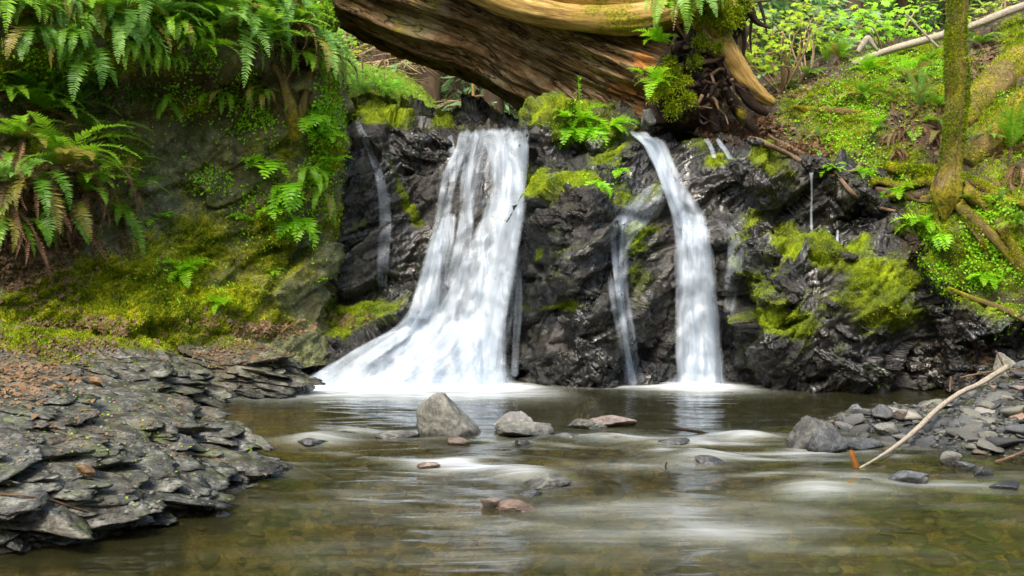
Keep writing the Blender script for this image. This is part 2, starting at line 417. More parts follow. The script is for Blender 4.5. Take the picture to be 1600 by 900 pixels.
# ---- rock face of the falls, left to right, each column from the pool up and then back over the top
Bc = [
 [(300,610,8.6),(300,520,8.7),(300,400,8.9),(300,300,9.0),(300,220,9.2),(300,200,9.5),(300,190,10),(300,190,11)],
 [(470,612,7.95),(470,540,8.15),(480,470,8.4),(490,380,8.6),(500,300,8.75),(510,220,8.9),(520,196,9.3),(520,192,11)],
 [(525,612,7.8),(525,575,7.9),(530,520,8.2),(530,440,8.55),(535,340,8.7),(535,260,8.8),(535,205,9.0),(540,185,9.4),(540,186,11)],
 [(590,612,7.7),(590,565,7.85),(590,505,8.25),(590,440,8.55),(590,350,8.7),(588,270,8.8),(585,205,8.95),(588,176,9.3),(592,170,9.7),(592,176,11)],
 [(650,612,7.65),(650,560,7.8),(650,500,8.2),(652,430,8.55),(655,350,8.8),(655,270,8.95),(655,215,9.05),(655,193,9.35),(655,195,11)],
 [(700,612,7.65),(700,555,7.85),(700,480,8.25),(702,400,8.55),(705,320,8.8),(705,260,8.95),(705,212,9.1),(705,197,9.4),(705,200,11)],
 [(745,612,7.7),(745,550,7.95),(745,470,8.3),(745,390,8.55),(745,310,8.8),(745,250,9.0),(745,212,9.1),(745,196,9.35),(745,198,11)],
 [(788,612,7.8),(788,540,8.1),(788,460,8.35),(790,380,8.55),(792,310,8.8),(795,250,9.0),(795,215,9.15),(795,200,9.4),(795,200,11)],
 [(815,612,7.9),(815,540,8.15),(815,450,8.4),(820,370,8.6),(823,300,8.8),(826,250,8.95),(828,217,9.1),(828,202,9.4),(828,200,11)],
 [(830,612,7.75),(830,540,7.9),(830,450,8.0),(834,360,8.15),(838,292,8.3),(842,250,8.55),(845,200,8.6),(850,183,8.8),(856,184,9.4),(860,190,11)],
 [(900,612,7.6),(900,540,7.7),(900,450,7.85),(903,370,7.95),(903,305,8.05),(900,276,8.25),(897,262,8.5),(895,205,8.55),(895,180,8.75),(900,174,9.2),(900,190,11)],
 [(955,612,7.65),(955,540,7.75),(955,450,7.9),(955,380,8.05),(955,325,8.2),(955,285,8.35),(955,235,8.55),(955,200,8.7),(955,186,9.1),(955,190,11)],
 [(1005,612,7.7),(1005,540,7.8),(1008,450,7.9),(1010,375,8.0),(1010,335,8.15),(1005,290,8.45),(1000,240,8.7),(995,214,8.95),(990,203,9.4),(990,200,11)],
 [(1045,612,7.8),(1045,540,7.9),(1047,450,8.05),(1047,375,8.2),(1044,330,8.3),(1036,285,8.5),(1025,245,8.75),(1018,222,9.0),(1015,212,9.5),(1015,205,11)],
 [(1095,612,7.85),(1095,540,8.0),(1095,450,8.15),(1092,375,8.25),(1085,325,8.35),(1070,275,8.5),(1055,240,8.7),(1045,215,9.0),(1045,203,9.4),(1045,200,11)],
 [(1145,612,7.7),(1145,540,7.8),(1145,450,7.9),(1145,385,8.05),(1135,320,8.3),(1115,265,8.4),(1100,235,8.6),(1085,208,8.9),(1080,198,9.4),(1080,196,11)],
 [(1200,612,7.45),(1200,545,7.45),(1205,490,7.6),(1200,425,7.8),(1205,375,8.0),(1200,335,8.35),(1195,295,8.25),(1190,262,8.25),(1180,245,8.5),(1170,225,9.0),(1160,215,10.5)],
 [(1275,612,7.35),(1275,545,7.4),(1270,500,7.55),(1262,445,7.75),(1257,405,7.85),(1255,370,8.1),(1262,340,8.45),(1265,300,8.35),(1260,272,8.3),(1250,258,8.6),(1240,245,9.2),(1230,235,10.5)],
 [(1360,612,7.3),(1365,555,7.3),(1368,520,7.4),(1368,470,7.55),(1360,430,7.7),(1350,402,7.9),(1342,372,8.25),(1342,335,8.25),(1340,295,8.2),(1330,282,8.6),(1320,265,9.2),(1300,250,10.5)],
 [(1440,612,7.4),(1440,560,7.4),(1440,520,7.45),(1430,475,7.5),(1420,440,7.6),(1410,405,7.75),(1402,370,7.9),(1396,335,7.9),(1390,315,8.0),(1380,303,8.4),(1370,290,9),(1350,270,10.5)],
 [(1510,612,7.4),(1510,575,7.4),(1510,540,7.4),(1500,500,7.4),(1485,470,7.45),(1465,440,7.5),(1445,410,7.6),(1435,385,7.8),(1430,360,8.2),(1420,330,9)],
 [(1600,615,7.4),(1600,575,7.3),(1600,545,7.25),(1595,525,7.25),(1590,505,7.3),(1580,490,7.5),(1570,470,7.8),(1560,450,8.4)],
 [(1800,615,7.2),(1800,575,7.1),(1800,545,7.0),(1795,525,7.0),(1790,505,7.1),(1780,490,7.3),(1770,470,7.8),(1760,450,8.4)],
]
MOSSB = [(590,182,38,14,1.3),(640,190,16,7,.8),(690,188,14,5,.8),(545,488,55,17,1.3,-10),(515,515,40,12,.9),(640,325,7,42,1.0,-32),(610,270,5,30,.6,-25),
  (905,195,48,22,1.2,8),(955,225,25,30,.7),(845,292,18,20,1.1,30),(905,285,32,14,1.2,5),(828,300,5,45,.8),(870,482,42,9,.85),(845,395,7,18,.7,30),(900,330,30,8,.35),(890,440,20,10,.4),
  (1020,350,26,16,.9),(1012,380,32,30,.75),(1015,440,28,45,.62),(1000,500,26,40,.48),(1075,218,30,14,.9,-15),(1205,258,30,12,1.05,22),(1225,285,18,16,.7),
  (1238,372,34,17,1.1,15),(1290,405,40,18,1.15,30),(1180,345,25,16,.7),(1375,440,55,26,1.15,12),(1385,490,62,26,1.2,8),(1340,385,18,12,.9),(1190,480,46,50,.80,-10),
  (1215,505,56,19,1.2,18),(1165,450,22,40,.65),(1200,405,30,22,.35),(1480,400,40,30,1.2),(1530,430,60,45,1.3),(1420,350,20,20,.9),(1570,470,50,25,1.2),(1300,330,10,10,.2),(1110,560,10,40,.25),(1330,330,20,30,.25)]
MOSSB = [(b[0], b[1], b[2] * 1.2, b[3] * 1.2, *b[4:]) for b in MOSSB] + [(1300,480,60,30,.45),(1150,380,20,40,.5),(1420,500,40,30,.5),(1260,550,60,20,.3),(880,420,30,60,.35),(700,200,60,8,.7),(560,330,30,90,.35),(1040,300,30,20,.4),(1120,250,40,14,.6),(980,300,20,20,.6),(1320,300,40,14,.45)]
def masksB(px, py, N, G):
    m = blobs(px, py, MOSSB)
    m = m + np.clip(N[..., 2], -.2, .6) * .30 - .06 + .22 * fbm(G * 4, 4) + .55 * fbm((G @ np.array(Matrix.Rotation(R(24), 3, 'Y')).T) * np.array([2.6, 2.6, 9.5]), 4)
    left = sstep(px, 560, 480) * .45 * sstep(py, 560, 500); m = m + left
    falls = sstep(px, 470, 560) * sstep(px, 825, 805) * sstep(py, 190, 210)
    fall2 = np.exp(-((px - (1090 - np.clip(350 - py, 0, 140) * .38)) / 38) ** 2)
    m = m * (1 - .9 * fall2) ; s = np.zeros_like(m)
    s = np.maximum(s, sstep(px, 1380, 1420) * sstep(py, 455, 400) * .8)
    amp = 1 - .5 * falls * sstep(px, 600, 720) - .45 * fall2
    return m * (1 - falls * sstep(px, 655, 690)), s, amp
Bc = [[(q[0], q[1], q[2] + .33 * float(sstep(q[1], 380, 600)) * (1 if 470 <= c[0][0] <= 1460 else 0)) for q in c] for c in Bc]
Bc = [[(q[0], q[1], q[2] - (.22 if c[0][0] in (900, 955) else .16 if c[0][0] in (1200, 1275, 1360) else 0) * float(sstep(q[1], 230, 330))) for q in c] for c in Bc]
Bc = [[(q[0], q[1] + (45 if q[1] >= 610 else 0), q[2]) for q in c] for c in Bc]
sheet('rock_face', Bc, 760, 330, rocky, masksB, 'wetrock')

# ---- broken blocks standing out of the rock face, one piece with it
def prot_geo(seed, facets=10, sub=4, rough=.04):
    r = np.random.default_rng(seed); bmesh = __import__('bmesh'); bm = bmesh.new(); bmesh.ops.create_icosphere(bm, subdivisions=sub, radius=1)
    d = np.array([v.co[:] for v in bm.verts]); F = np.array([[v.index for v in f.verts] for f in bm.faces]); bm.free(); d /= np.linalg.norm(d, axis=1)[:, None]
    n = r.normal(size=(facets, 3)); n /= np.linalg.norm(n, axis=1)[:, None]; h = r.uniform(.55, .95, facets)
    q = np.where(d @ n.T > .05, h[None] / np.maximum(d @ n.T, .05), 9); rad = -np.log(np.exp(-q * 30).sum(1) + np.exp(-30 * 1.2)) / 30
    V = d * rad[:, None]; return V * (1 + rough * facet(V * 4 + seed) + rough * .6 * fbm(V * 9 + seed, 3))[:, None], F
def normals_free(V, Fs):
    F = Fs[0] if isinstance(Fs, list) else Fs; n = np.cross(V[F[:, 1]] - V[F[:, 0]], V[F[:, 2]] - V[F[:, 0]]); N = np.zeros_like(V)
    for k in range(3): np.add.at(N, F[:, k], n)
    return N / (np.linalg.norm(N, axis=1, keepdims=True) + 1e-9)
def blocks(n, seed):
    rr = np.random.default_rng(seed); pro = [prot_geo(900 + i, 9, 5, .07) for i in range(12)]; parts = []; k = 0
    while k < n:
        x, y = rr.uniform(480, 1640), rr.uniform(185, 612); h = hit(x, y, [SURF[0]])
        if h is None: continue
        if 600 < x < 830 and x > 830 - (y - 150) * .62 - 70: continue
        if 540 < x < 625 or 820 < x < 846 or 1250 < x < 1285: continue
        fx = 1090 - min(max(350 - y, 0), 140) * .38
        if abs(x - fx) < 66 or (x > 1380 and y < 470): continue
        px, py = np.array([x]), np.array([y])
        if blobs(px, py, MOSSB)[0] > .42 and rr.random() < .9: continue
        if 940 < x < 1012 and y > 290: continue
        a = .03 + .12 * rr.random() ** 1.6; V0, F0 = pro[rr.integers(12)]; p = np.array(h[0]); nn = np.array(h[1])
        e = Euler((R(rr.uniform(-25, 25)), R(30 + rr.uniform(-22, 22)), R(rr.uniform(-30, 30)))).to_matrix(); dpt = a * rr.uniform(.5, .9)
        V = (V0 * np.array([a * rr.uniform(.8, 1.6), dpt, a * rr.uniform(.35, .8)])) @ np.array(e).T + p - nn * dpt * rr.uniform(.50, .85)
        parts.append((V, [F0])); k += 1
    V, F = merge(parts); V = V + normals_free(V, F)[:, :] * (.022 * facet(V * 7)[:, None] + .012 * facet(V * 19)[:, None] + .006 * fbm(V * 45, 2)[:, None]); qx, qy = proj(V)
    mo = blobs(qx, qy, MOSSB) * .9 + .35 * fbm(V * 5, 3) - .08
    me = mesh_np('rock_face', V, F, M['wetrock'], {'moss': mo, 'soil': np.zeros(len(V))}, smooth=True); link('rock_face', me, kind='structure'); return bvh_of(me)
BLK = blocks(240, 77)

# ---- left bank: overhanging, ferny on top, mossy foot
Ac = [
 [(-900,620,5.2),(-900,480,5.4),(-900,350,5.5),(-900,200,5.5),(-900,60,5.4),(-900,-60,5.6),(-900,-150,6.5),(-900,-190,9)],
 [(-200,585,6.3),(-200,500,6.5),(-200,400,6.5),(-200,270,6.5),(-200,150,6.6),(-200,60,6.4),(-200,-60,6.6),(-200,-130,7.5),(-200,-150,11)],
 [(0,560,6.6),(0,480,6.9),(0,400,6.85),(0,300,6.7),(0,200,7.0),(0,125,7.1),(0,70,6.8),(0,0,6.8),(0,-80,7.4),(0,-110,11)],
 [(120,565,6.9),(120,490,7.1),(120,430,7.2),(120,350,7.1),(120,270,7.15),(120,200,7.35),(120,135,7.35),(120,85,7.15),(120,0,7.1),(130,-70,7.7),(130,-95,11)],
 [(250,575,7.2),(250,500,7.35),(245,440,7.6),(240,380,7.7),(240,300,7.8),(240,200,7.8),(250,130,7.6),(250,70,7.3),(250,5,7.35),(260,-50,7.9),(270,-70,11)],
 [(370,570,7.6),(362,500,7.85),(360,430,8.1),(360,350,8.12),(360,270,8.05),(370,200,7.95),(380,130,7.85),(385,80,7.6),(390,30,7.6),(400,-25,8),(410,-45,11)],
 [(455,570,7.9),(450,490,8.15),(450,400,8.2),(450,320,8.2),(455,250,8.15),(460,190,8.0),(460,120,7.85),(465,80,7.8),(465,35,7.9),(470,-10,8.3),(480,-25,11)],
 [(505,570,8.2),(503,490,8.4),(503,400,8.4),(503,320,8.4),(506,250,8.35),(510,190,8.25),(508,140,8.2),(503,100,8.2),(503,60,8.35),(505,15,8.7),(510,5,11)],
 [(535,570,8.9),(530,490,8.9),(530,400,8.9),(532,320,8.85),(534,250,8.8),(534,200,8.75),(526,150,8.8),(518,110,8.9),(514,70,9.2),(512,40,9.6),(512,35,11)],
 [(530,560,10.5),(530,490,10.5),(530,400,10.5),(530,320,10.5),(530,250,10.5),(530,200,10.5),(524,150,10.5),(518,120,10.5),(514,90,10.8),(512,70,11),(512,60,12)],
]
MOSSA = [(300,170,110,50,.55),(200,250,80,50,.5),(330,300,70,60,.5),(400,230,50,60,.5),(150,440,120,50,1.1),(280,470,90,40,1.2,20),(370,470,50,60,.9),(320,390,110,60,.8),(420,380,60,90,.75),(200,330,60,60,.45),(440,250,50,60,.6),(140,200,70,40,.4),(60,250,60,60,.5),(100,100,200,50,.8),(400,140,80,40,.5),(60,505,75,22,1.3,10),(30,470,40,18,1.0,20),(190,470,95,42,1.25,18),(240,515,60,26,1.25,22),(130,455,70,28,1.0),(180,530,55,14,1.0),(330,500,45,30,1.1,40),(300,450,50,50,.75),(230,390,60,50,.6),(380,430,60,55,.6),(340,340,60,30,.55,25),
  (500,260,30,90,.8),(505,150,16,60,.75),(460,180,16,60,.7),(250,20,330,50,.9),(50,160,60,40,.4),(200,160,50,30,.4),(430,500,70,28,.55),(525,360,24,80,.6)]
def masksA(px, py, N, G):
    m = blobs(px, py, MOSSA) + .42 * fbm(G * 3.3, 4) + np.clip(N[..., 2], -.3, .5) * .25 - .02
    s = blobs(px, py, [(60,320,130,120,1.0),(60,420,110,60,.9),(300,150,260,60,.75),(0,150,200,80,.8),(120,540,140,25,.9),(400,515,90,16,.9),(470,60,70,60,.8),(330,270,60,40,.3)])
    return m, s + .25 * fbm(G * 2.5 + 9, 3), np.ones_like(m)
def dispA(P): return .55 * rocky(P) + soft(P, .6)
sheet('left_bank', Ac, 620, 420, dispA, masksA, 'bankrock')

# ---- forest slope above and right of the falls
Cc = [
 [(990,215,9.4),(990,200,9.8),(990,185,10.5),(990,175,11.5),(990,168,13),(990,160,16)],
 [(1085,215,8.85),(1085,195,9.2),(1090,180,9.9),(1095,168,10.8),(1100,155,12),(1100,150,16)],
 [(1190,262,8.5),(1190,235,8.8),(1200,195,9.3),(1205,165,10),(1210,135,11),(1215,118,12.5),(1220,118,16)],
 [(1290,310,8.4),(1295,262,8.5),(1300,200,8.9),(1300,150,9.4),(1300,120,10.1),(1300,92,11.5),(1300,88,13),(1300,95,16)],
 [(1385,345,8.1),(1390,270,8.3),(1400,200,8.6),(1400,150,9.0),(1400,115,9.9),(1400,86,11.2),(1400,70,13),(1400,60,16)],
 [(1475,430,7.6),(1480,350,7.6),(1480,280,7.85),(1490,200,8.4),(1500,130,9.3),(1500,80,10.8),(1505,45,12.5),(1510,25,16)],
 [(1600,505,7.2),(1600,400,7.3),(1600,330,7.4),(1600,250,7.7),(1600,180,8.2),(1600,110,9.2),(1600,50,10.5),(1605,5,12.5),(1610,-60,16)],
 [(1760,520,6.8),(1760,420,6.9),(1760,330,7.0),(1760,250,7.2),(1760,160,7.8),(1760,80,8.8),(1760,10,10.3),(1760,-50,12.5),(1760,-120,16)],
 [(2300,520,5.8),(2300,420,5.9),(2300,330,6.0),(2300,200,6.4),(2300,80,7),(2300,-20,8.5),(2300,-100,10),(2300,-160,12.5),(2300,-200,16)],
]
MOSSC = [(1300,200,110,60,.9),(1450,150,90,60,.8),(1560,200,90,90,.8),(1380,240,90,40,.7),(1450,100,100,30,.9),(1260,175,60,30,.8),(1320,150,75,26,1.3,-8),(1330,185,70,20,1.1),(1310,215,75,22,1.2,8),(1230,190,30,16,.9),(1420,90,60,18,1.2,-20),(1380,110,60,14,.9),(1550,170,30,90,.8,40),(1590,80,30,50,1.0),
  (1500,330,90,40,1.1),(1550,400,80,60,1.2),(1430,270,50,20,.8),(1560,300,60,60,.8),(1370,275,40,16,.8),(1500,440,60,30,1.1),(1270,240,20,16,.5),(1640,330,60,120,.8),(1450,360,40,30,1)]
def masksC(px, py, N, G):
    m = blobs(px, py, MOSSC) + .42 * fbm(G * 2.5 + 31, 4)
    s = blobs(px, py, [(1170,225,90,40,1.3),(1240,250,60,30,.8),(1520,120,60,40,1.0),(1430,240,60,50,.9),(1250,140,40,30,.8),(1560,90,50,30,.9)])
    m = m * (1 - .8 * blobs(px, py, [(1165,205,75,35,1)]))
    return m, np.maximum(s, .55), np.ones_like(m)
sheet('right_slope', Cc, 460, 340, lambda P: soft(P, 1.1), masksC, 'slope')

# ---- mossy green mound seen between the left bank and the log, upstream
Dc = [
 [(380,205,11),(380,150,11.8),(380,110,13),(380,95,14.5),(380,90,18)],
 [(490,205,11),(490,150,11.6),(495,115,12.6),(498,96,14.2),(500,92,18)],
 [(570,205,10.8),(570,160,11.4),(572,128,12.4),(575,112,13.6),(575,112,18)],
 [(630,205,10.8),(630,175,11.4),(634,150,12.2),(636,130,13.4),(640,134,18)],
 [(690,208,11),(690,196,11.6),(690,186,12.4),(690,180,14),(690,180,18)],
 [(780,208,11),(780,200,11.6),(780,196,12.4),(780,194,14),(780,190,18)],
 [(900,208,11),(900,200,11.6),(900,190,12.4),(900,180,14),(900,170,18)],
 [(1100,200,11),(1100,180,11.6),(1100,165,12.4),(1100,155,14),(1100,150,18)],
]
sheet('upstream_mound', Dc, 260, 120, lambda P: soft(P, .8), lambda px, py, N, G: (.75 - .9 * sstep(px, 650, 760) + .3 * fbm(G * 2, 3), np.full_like(px, .9), np.ones_like(px)), 'slope')

# ---- hillside beyond, and an unseen bank added behind the camera to block low skylight
def hill(name, xs, ys, fz, mat, attrs=True):
    X, Y = np.meshgrid(xs, ys, indexing='ij'); Z = fz(X, Y); G = np.stack([X, Y, Z], -1)
    me = mesh_np(name, G.reshape(-1, 3), gridfaces(len(xs), len(ys)), M[mat], {'moss': .3 + .5 * fbm(G * .5, 3), 'soil': np.full(X.shape, .8)})
    return link(name, me, kind='structure'), G
hill('far_hillside', np.linspace(-45, 45, 160), np.linspace(13, 70, 110),
     lambda X, Y: 1.6 + .42 * (Y - 13) + .6 * fbm(np.stack([X, Y, X * 0], -1) * .2, 3) + .012 * X * X * .3, 'slope')
hill('unseen_sky_blocking_bank', np.linspace(-30, 30, 80), np.linspace(-30, -5, 40),
     lambda X, Y: -.3 + .75 * np.clip(-Y - 5.5, 0, 40) + .4 * fbm(np.stack([X, Y, X * 0], -1) * .3, 3), 'slope')

# ---- stream bed, left rock shelf and gravel bar: one ground sheet
def Wz(px, py, z):
    D = (CAM_H - z) * FPX / (py - HOR); return [(px - 800) / FPX * D, D, z]
cp = [Wz(*q) for q in [
 (0,858,0),(80,848,0),(160,838,0),(240,815,0),(320,804,0),(296,784,.0),(300,768,0),(376,764,0),(340,740,.02),(360,730,0),(452,724,0),
 (0,800,.12),(0,740,.22),(0,680,.31),(0,640,.37),(0,600,.42),(0,560,.47),(0,525,.55),
 (100,800,.10),(100,740,.19),(100,680,.27),(100,640,.32),(100,608,.34),(120,570,.38),(120,540,.44),
 (200,785,.07),(200,740,.14),(200,690,.21),(200,645,.25),(200,615,.22),
 (280,765,.05),(290,715,.12),(280,690,.15),(280,660,.15),(360,728,.02),(370,708,.08),(372,692,.08),(420,715,.03),(440,722,.01),(330,675,.11),
 (480,598,0),(400,604,0),(330,605,0),(240,606,.02),(400,560,.2),(300,568,.2),(200,578,.26),(415,548,.3),(350,530,.40),(250,540,.42),(430,594,.02),(500,600,-.08),(560,600,-.12),(480,585,.02),
 (1280,662,.0),(1320,645,.02),(1400,637,.05),(1440,634,.07),(1500,626,.1),(1560,616,.13),(1600,610,.15),(1450,655,.035),(1500,665,.07),(1560,668,.1),(1600,660,.12),
 (1600,700,.04),(1540,700,.03),(1650,700,.08),(1650,640,.2),(1600,735,-.05),(1480,720,-.04),(1400,690,-.05),(1300,672,-.03),(1370,678,-.01),(1500,603,-.02),(1560,590,.10),(1600,575,.24),(1700,600,.3),
 (1620,800,-.12),(1400,800,-.15)]]
cp += [[-2.45,6.95,-.10],[-1.95,6.1,-.12],[-1.5,5.6,-.10],[-1.15,5.1,-.12],[-.9,4.6,-.10],[-1.0,4.2,-.12],[-1.2,3.8,-.14],[-2.0,6.9,-.2],[-3.3,6.9,.24],
 [-1.0,3.0,-.25],[0,2,-.3],[1,2.2,-.25],[0,3,-.24],[1,3,-.22],[2,3,-.22],[0,4,-.17],[1,4,-.15],[2,4,-.14],[-.5,5,-.10],[.5,5,-.08],[1.5,5,-.07],[-.8,5.6,-.12],[.3,5.7,-.08],[1.3,5.7,-.08],
 [0,6.5,-.3],[1,6.5,-.32],[2,6.6,-.28],[-1.2,6.6,-.28],[0,7.4,-.4],[1.5,7.2,-.4],[2.8,7.1,-.2],[-1.2,7.5,-.3],[0,9,-.5],[-2,9,0],[2,9,-.3],[5,9,.4],[-5,9,.6],
 [-3,2.2,.05],[-2,2.2,-.12],[-4,3,.4],[-6,4,1.0],[-6,7,1.4],[-9,5,2.2],[-9,0,1.8],[-3,0,.1],[0,0,-.35],[0,-3,-.4],[3,0,-.25],[4,3,-.1],[5,4,.2],[5,6,.5],[8,5,1.6],[8,0,1.3],[-4,-4,.6],[4,-4,.5],[0,-6,0],[-9,-6,2.2],[9,-6,2]]
cp = np.array(cp)
def tps_fit(P, z, lam=.002):
    n = len(P); d = np.linalg.norm(P[:, None] - P[None], axis=2); K = np.where(d > 0, d * d * np.log(d + 1e-12), 0) + lam * np.eye(n)
    Q = np.c_[np.ones(n), P]; A = np.zeros((n+3, n+3)); A[:n, :n] = K; A[:n, n:] = Q; A[n:, :n] = Q.T
    return np.linalg.solve(A, np.r_[z, 0, 0, 0])
_w = tps_fit(cp[:, :2], cp[:, 2])
def ground0(X, Y):
    p = np.stack([X.ravel(), Y.ravel()], 1); out = np.empty(len(p))
    for k in range(0, len(p), 20000):
        q = p[k:k+20000]; d = np.linalg.norm(q[:, None] - cp[None, :, :2], axis=2)
        out[k:k+20000] = np.where(d > 0, d * d * np.log(d + 1e-12), 0) @ _w[:-3] + _w[-3] + q @ _w[-2:]
    return np.clip(out, -.7, 3).reshape(X.shape)
def ground(X, Y):
    Z = ground0(X, Y); P = np.stack([X, Y, Z * 0], -1)
    rock = sstep(X, -.2, -.6) * sstep(Z, -.12, .0)
    ca, sa = math.cos(R(-13)), math.sin(R(-13))
    U = X * ca + Y * sa; Vv = -X * sa + Y * ca
    wob = .10 * fbm(P * 1.0, 3) + .03 * fbm(P * 6 + 5, 2)
    def saw(per, off):
        t = Vv / per + wob / per + off + .15 * fbm(np.stack([U * .7, Vv * .6, U * 0], -1) + off * 9, 2); k = np.floor(t); f = t - k
        h = _off[_perm[(k.astype(np.int64)) & 255], 0]
        return (.6 - f + sstep(f, .90, 1.0)) * (.35 + 1.1 * h)
    blk = facet(np.stack([U * 2.6, Vv * 7, U * 0], -1) + wob[..., None] * 2)
    blk2 = facet(np.stack([U * 7, Vv * 19, U * 0 + 3], -1) + wob[..., None] * 5)
    blk3 = facet(np.stack([U * 17, Vv * 42, U * 0 + 3], -1))
    s = .06 * saw(.50, 0) + .05 * saw(.21, 5.3) + .022 * saw(.085, 2.7) + .016 * blk + .012 * blk2 + .008 * blk3 + .004 * fbm(P * 40, 2)
    bed = .05 * fbm(P * 1.5, 3) + .035 * np.clip(facet(P * 7), -.3, 1) + .02 * facet(P * 16)
    shore = sstep(Z, -.02, .10) * .75 + .25
    return Z + rock * s * shore + (1 - rock) * bed * .6
def gsheet(name, x0, x1, nx, y0, y1, ny, lift=0):
    X, Y = np.meshgrid(np.linspace(x0, x1, nx), np.linspace(y0, y1, ny), indexing='ij')
    G = np.stack([X, Y, ground(X, Y) + lift], -1); N = normals(G); N *= np.sign(N[..., 2:3])
    px, py = proj(np.stack([X, np.maximum(Y, .5), G[..., 2]], -1)); front = Y > 1
    m = blobs(px, py, [(80,520,110,26,1.1),(240,530,120,20,1.0),(70,572,90,14,.9),(180,575,100,12,.8),(30,540,60,20,1.1),(360,540,60,10,.6),(250,632,90,8,.55,5),(330,655,60,8,.5,25),(540,505,30,10,1),(100,556,80,10,.6)]) * front
    m = m + .20 * fbm(G * 5, 3) - .05 - sstep(G[..., 2], .06, -.02) * .6
    out = sstep(np.abs(X), 4.2, 5) + sstep(Y, 1, 0)
    s = blobs(px, py, [(50,545,110,26,.9),(30,600,60,26,.85),(200,535,160,12,.8),(410,522,110,14,.9),(120,620,80,7,.4),(1590,560,60,30,1.2)]) * front + .22 * fbm(G * 3 + 3, 3)
    s = np.maximum(s, np.clip(out, 0, 1) * .9); m = np.maximum(m, np.clip(out, 0, 1) * .6 * (G[..., 2] > .1))
    me = mesh_np(name, G.reshape(-1, 3), gridfaces(nx, ny), M['slate'], {'moss': m, 'soil': s})
    SURF.append(bvh_of(me)); SH[name] = (G, N, m, s, m)
    return link(name, me, kind='structure')
# a fine sheet where the camera is near and a coarse one under and round it
gsheet('rock_shelf', -4.3, -.55, 560, 2.6, 8.4, 760)
gsheet('stream_bed', -.55, 4.6, 420, 2.6, 8.4, 420)
gsheet('stream_bed', -9, 9, 220, -8, 2.6, 130)
gsheet('bank_ground', -9, -4.3, 60, 2.6, 9, 80)
gsheet('bank_ground', 4.6, 9, 60, 2.6, 9, 80)

# ---- moss and small green growth as stuff
def moss_tufts(name, key, count, seed, L=.020, w=.005, kind='moss', mat='moss', thr=.15, field=4):
    G, N, mo, so_, pad = SH[key]
    msk = np.clip(SH[key][2] - .12, 0, .75) ** 2.0 + .25 * np.clip(SH[key][field] - thr, 0, 1) if field == 4 and thr == .15 else np.clip(SH[key][field] - thr, 0, 1)
    px, py = proj(np.maximum(G, [[-99, .5, -99]])); msk = msk * ((px > -80) & (px < 1680) & (py > -60) & (py < 960) & (N[..., 1] < .35))
    P, Nn, mm = scatter_grid(G, N, msk, count, seed)
    V, F, var = blades(P, Nn, L, w, .6, .3, seed)
    link(name, mesh_np(name, V, F, M[mat], {'var': var}, smooth=False), kind='stuff', label=kind)
moss_tufts('moss', 'rock_face', 170000, 21, .017, .005, 'bright yellow green moss on the wet rocks')
moss_tufts('moss', 'left_bank', 230000, 22, .022, .006, 'yellow green moss covering the left bank')
moss_tufts('moss', 'right_slope', 120000, 23, .026, .008, 'bright green moss over the right slope')
moss_tufts('moss', 'rock_shelf', 60000, 24, .020, .006, 'bright moss cushions at the back of the rock shelf', thr=.30)
moss_tufts('moss', 'upstream_mound', 30000, 25, .045, .014, 'light green growth on the upstream mound', thr=.0, mat='bush')
# ================================================================ pool and falls
def watermat():
    t = NT('water'); o = t.obj()
    w = t.map(o, (1.6, 6.5, 1)); w2 = t.map(o, (5, 22, 1), (0, 0, .06))
    h = t.math('ADD', t.noise(w, 1.0, 3, .55, .8), t.math('MULTIPLY', t.noise(w2, 1.0, 3, .6, .6), .12))
    b = t.bump(h, .16, .05)
    fr = t.n('Fresnel', {'IOR': 1.46, 'Normal': b}).outputs[0]
    tr = t.n('BsdfTransparent', {'Color': (.80, .74, .48, 1)}).outputs[0]
    mud = t.n('BsdfDiffuse', {'Color': (.055, .055, .020, 1)}).outputs[0]
    tr = t.n('MixShader', {0: .28, 1: tr, 2: mud}).outputs[0]
    gl = t.n('BsdfGlossy', {'Color': (.95, .97, 1, 1), 'Roughness': .11, 'Normal': b}).outputs[0]
    s = t.n('MixShader', {0: t.math('MULTIPLY', fr, .95), 1: tr, 2: gl}).outputs[0]
    fo = t.attr('foam')
    st = t.math('ADD', t.math('MULTIPLY', t.noise(t.map(o, (1.5, 7.5, 1), (0, 0, -.05)), 1.0, 4, .55, 1.6), .7), t.math('MULTIPLY', t.noise(t.map(o, (7, 44, 1)), 1.0, 3, .6, .6), .3))
    f = t.math('MULTIPLY', fo, t.math('ADD', .45, t.ramp(st, [(.34, 0.0), (.72, .95)])), clamp=True)
    fd = t.bsdf(color=t.ramp(fo, [(.10, (.42, .45, .36)), (.40, (.66, .70, .66)), (.75, (.80, .86, .90))]), rough=.35, spec=.4)
    return t.done(t.n('MixShader', {0: f, 1: s, 2: fd}).outputs[0])
M['water'] = watermat()
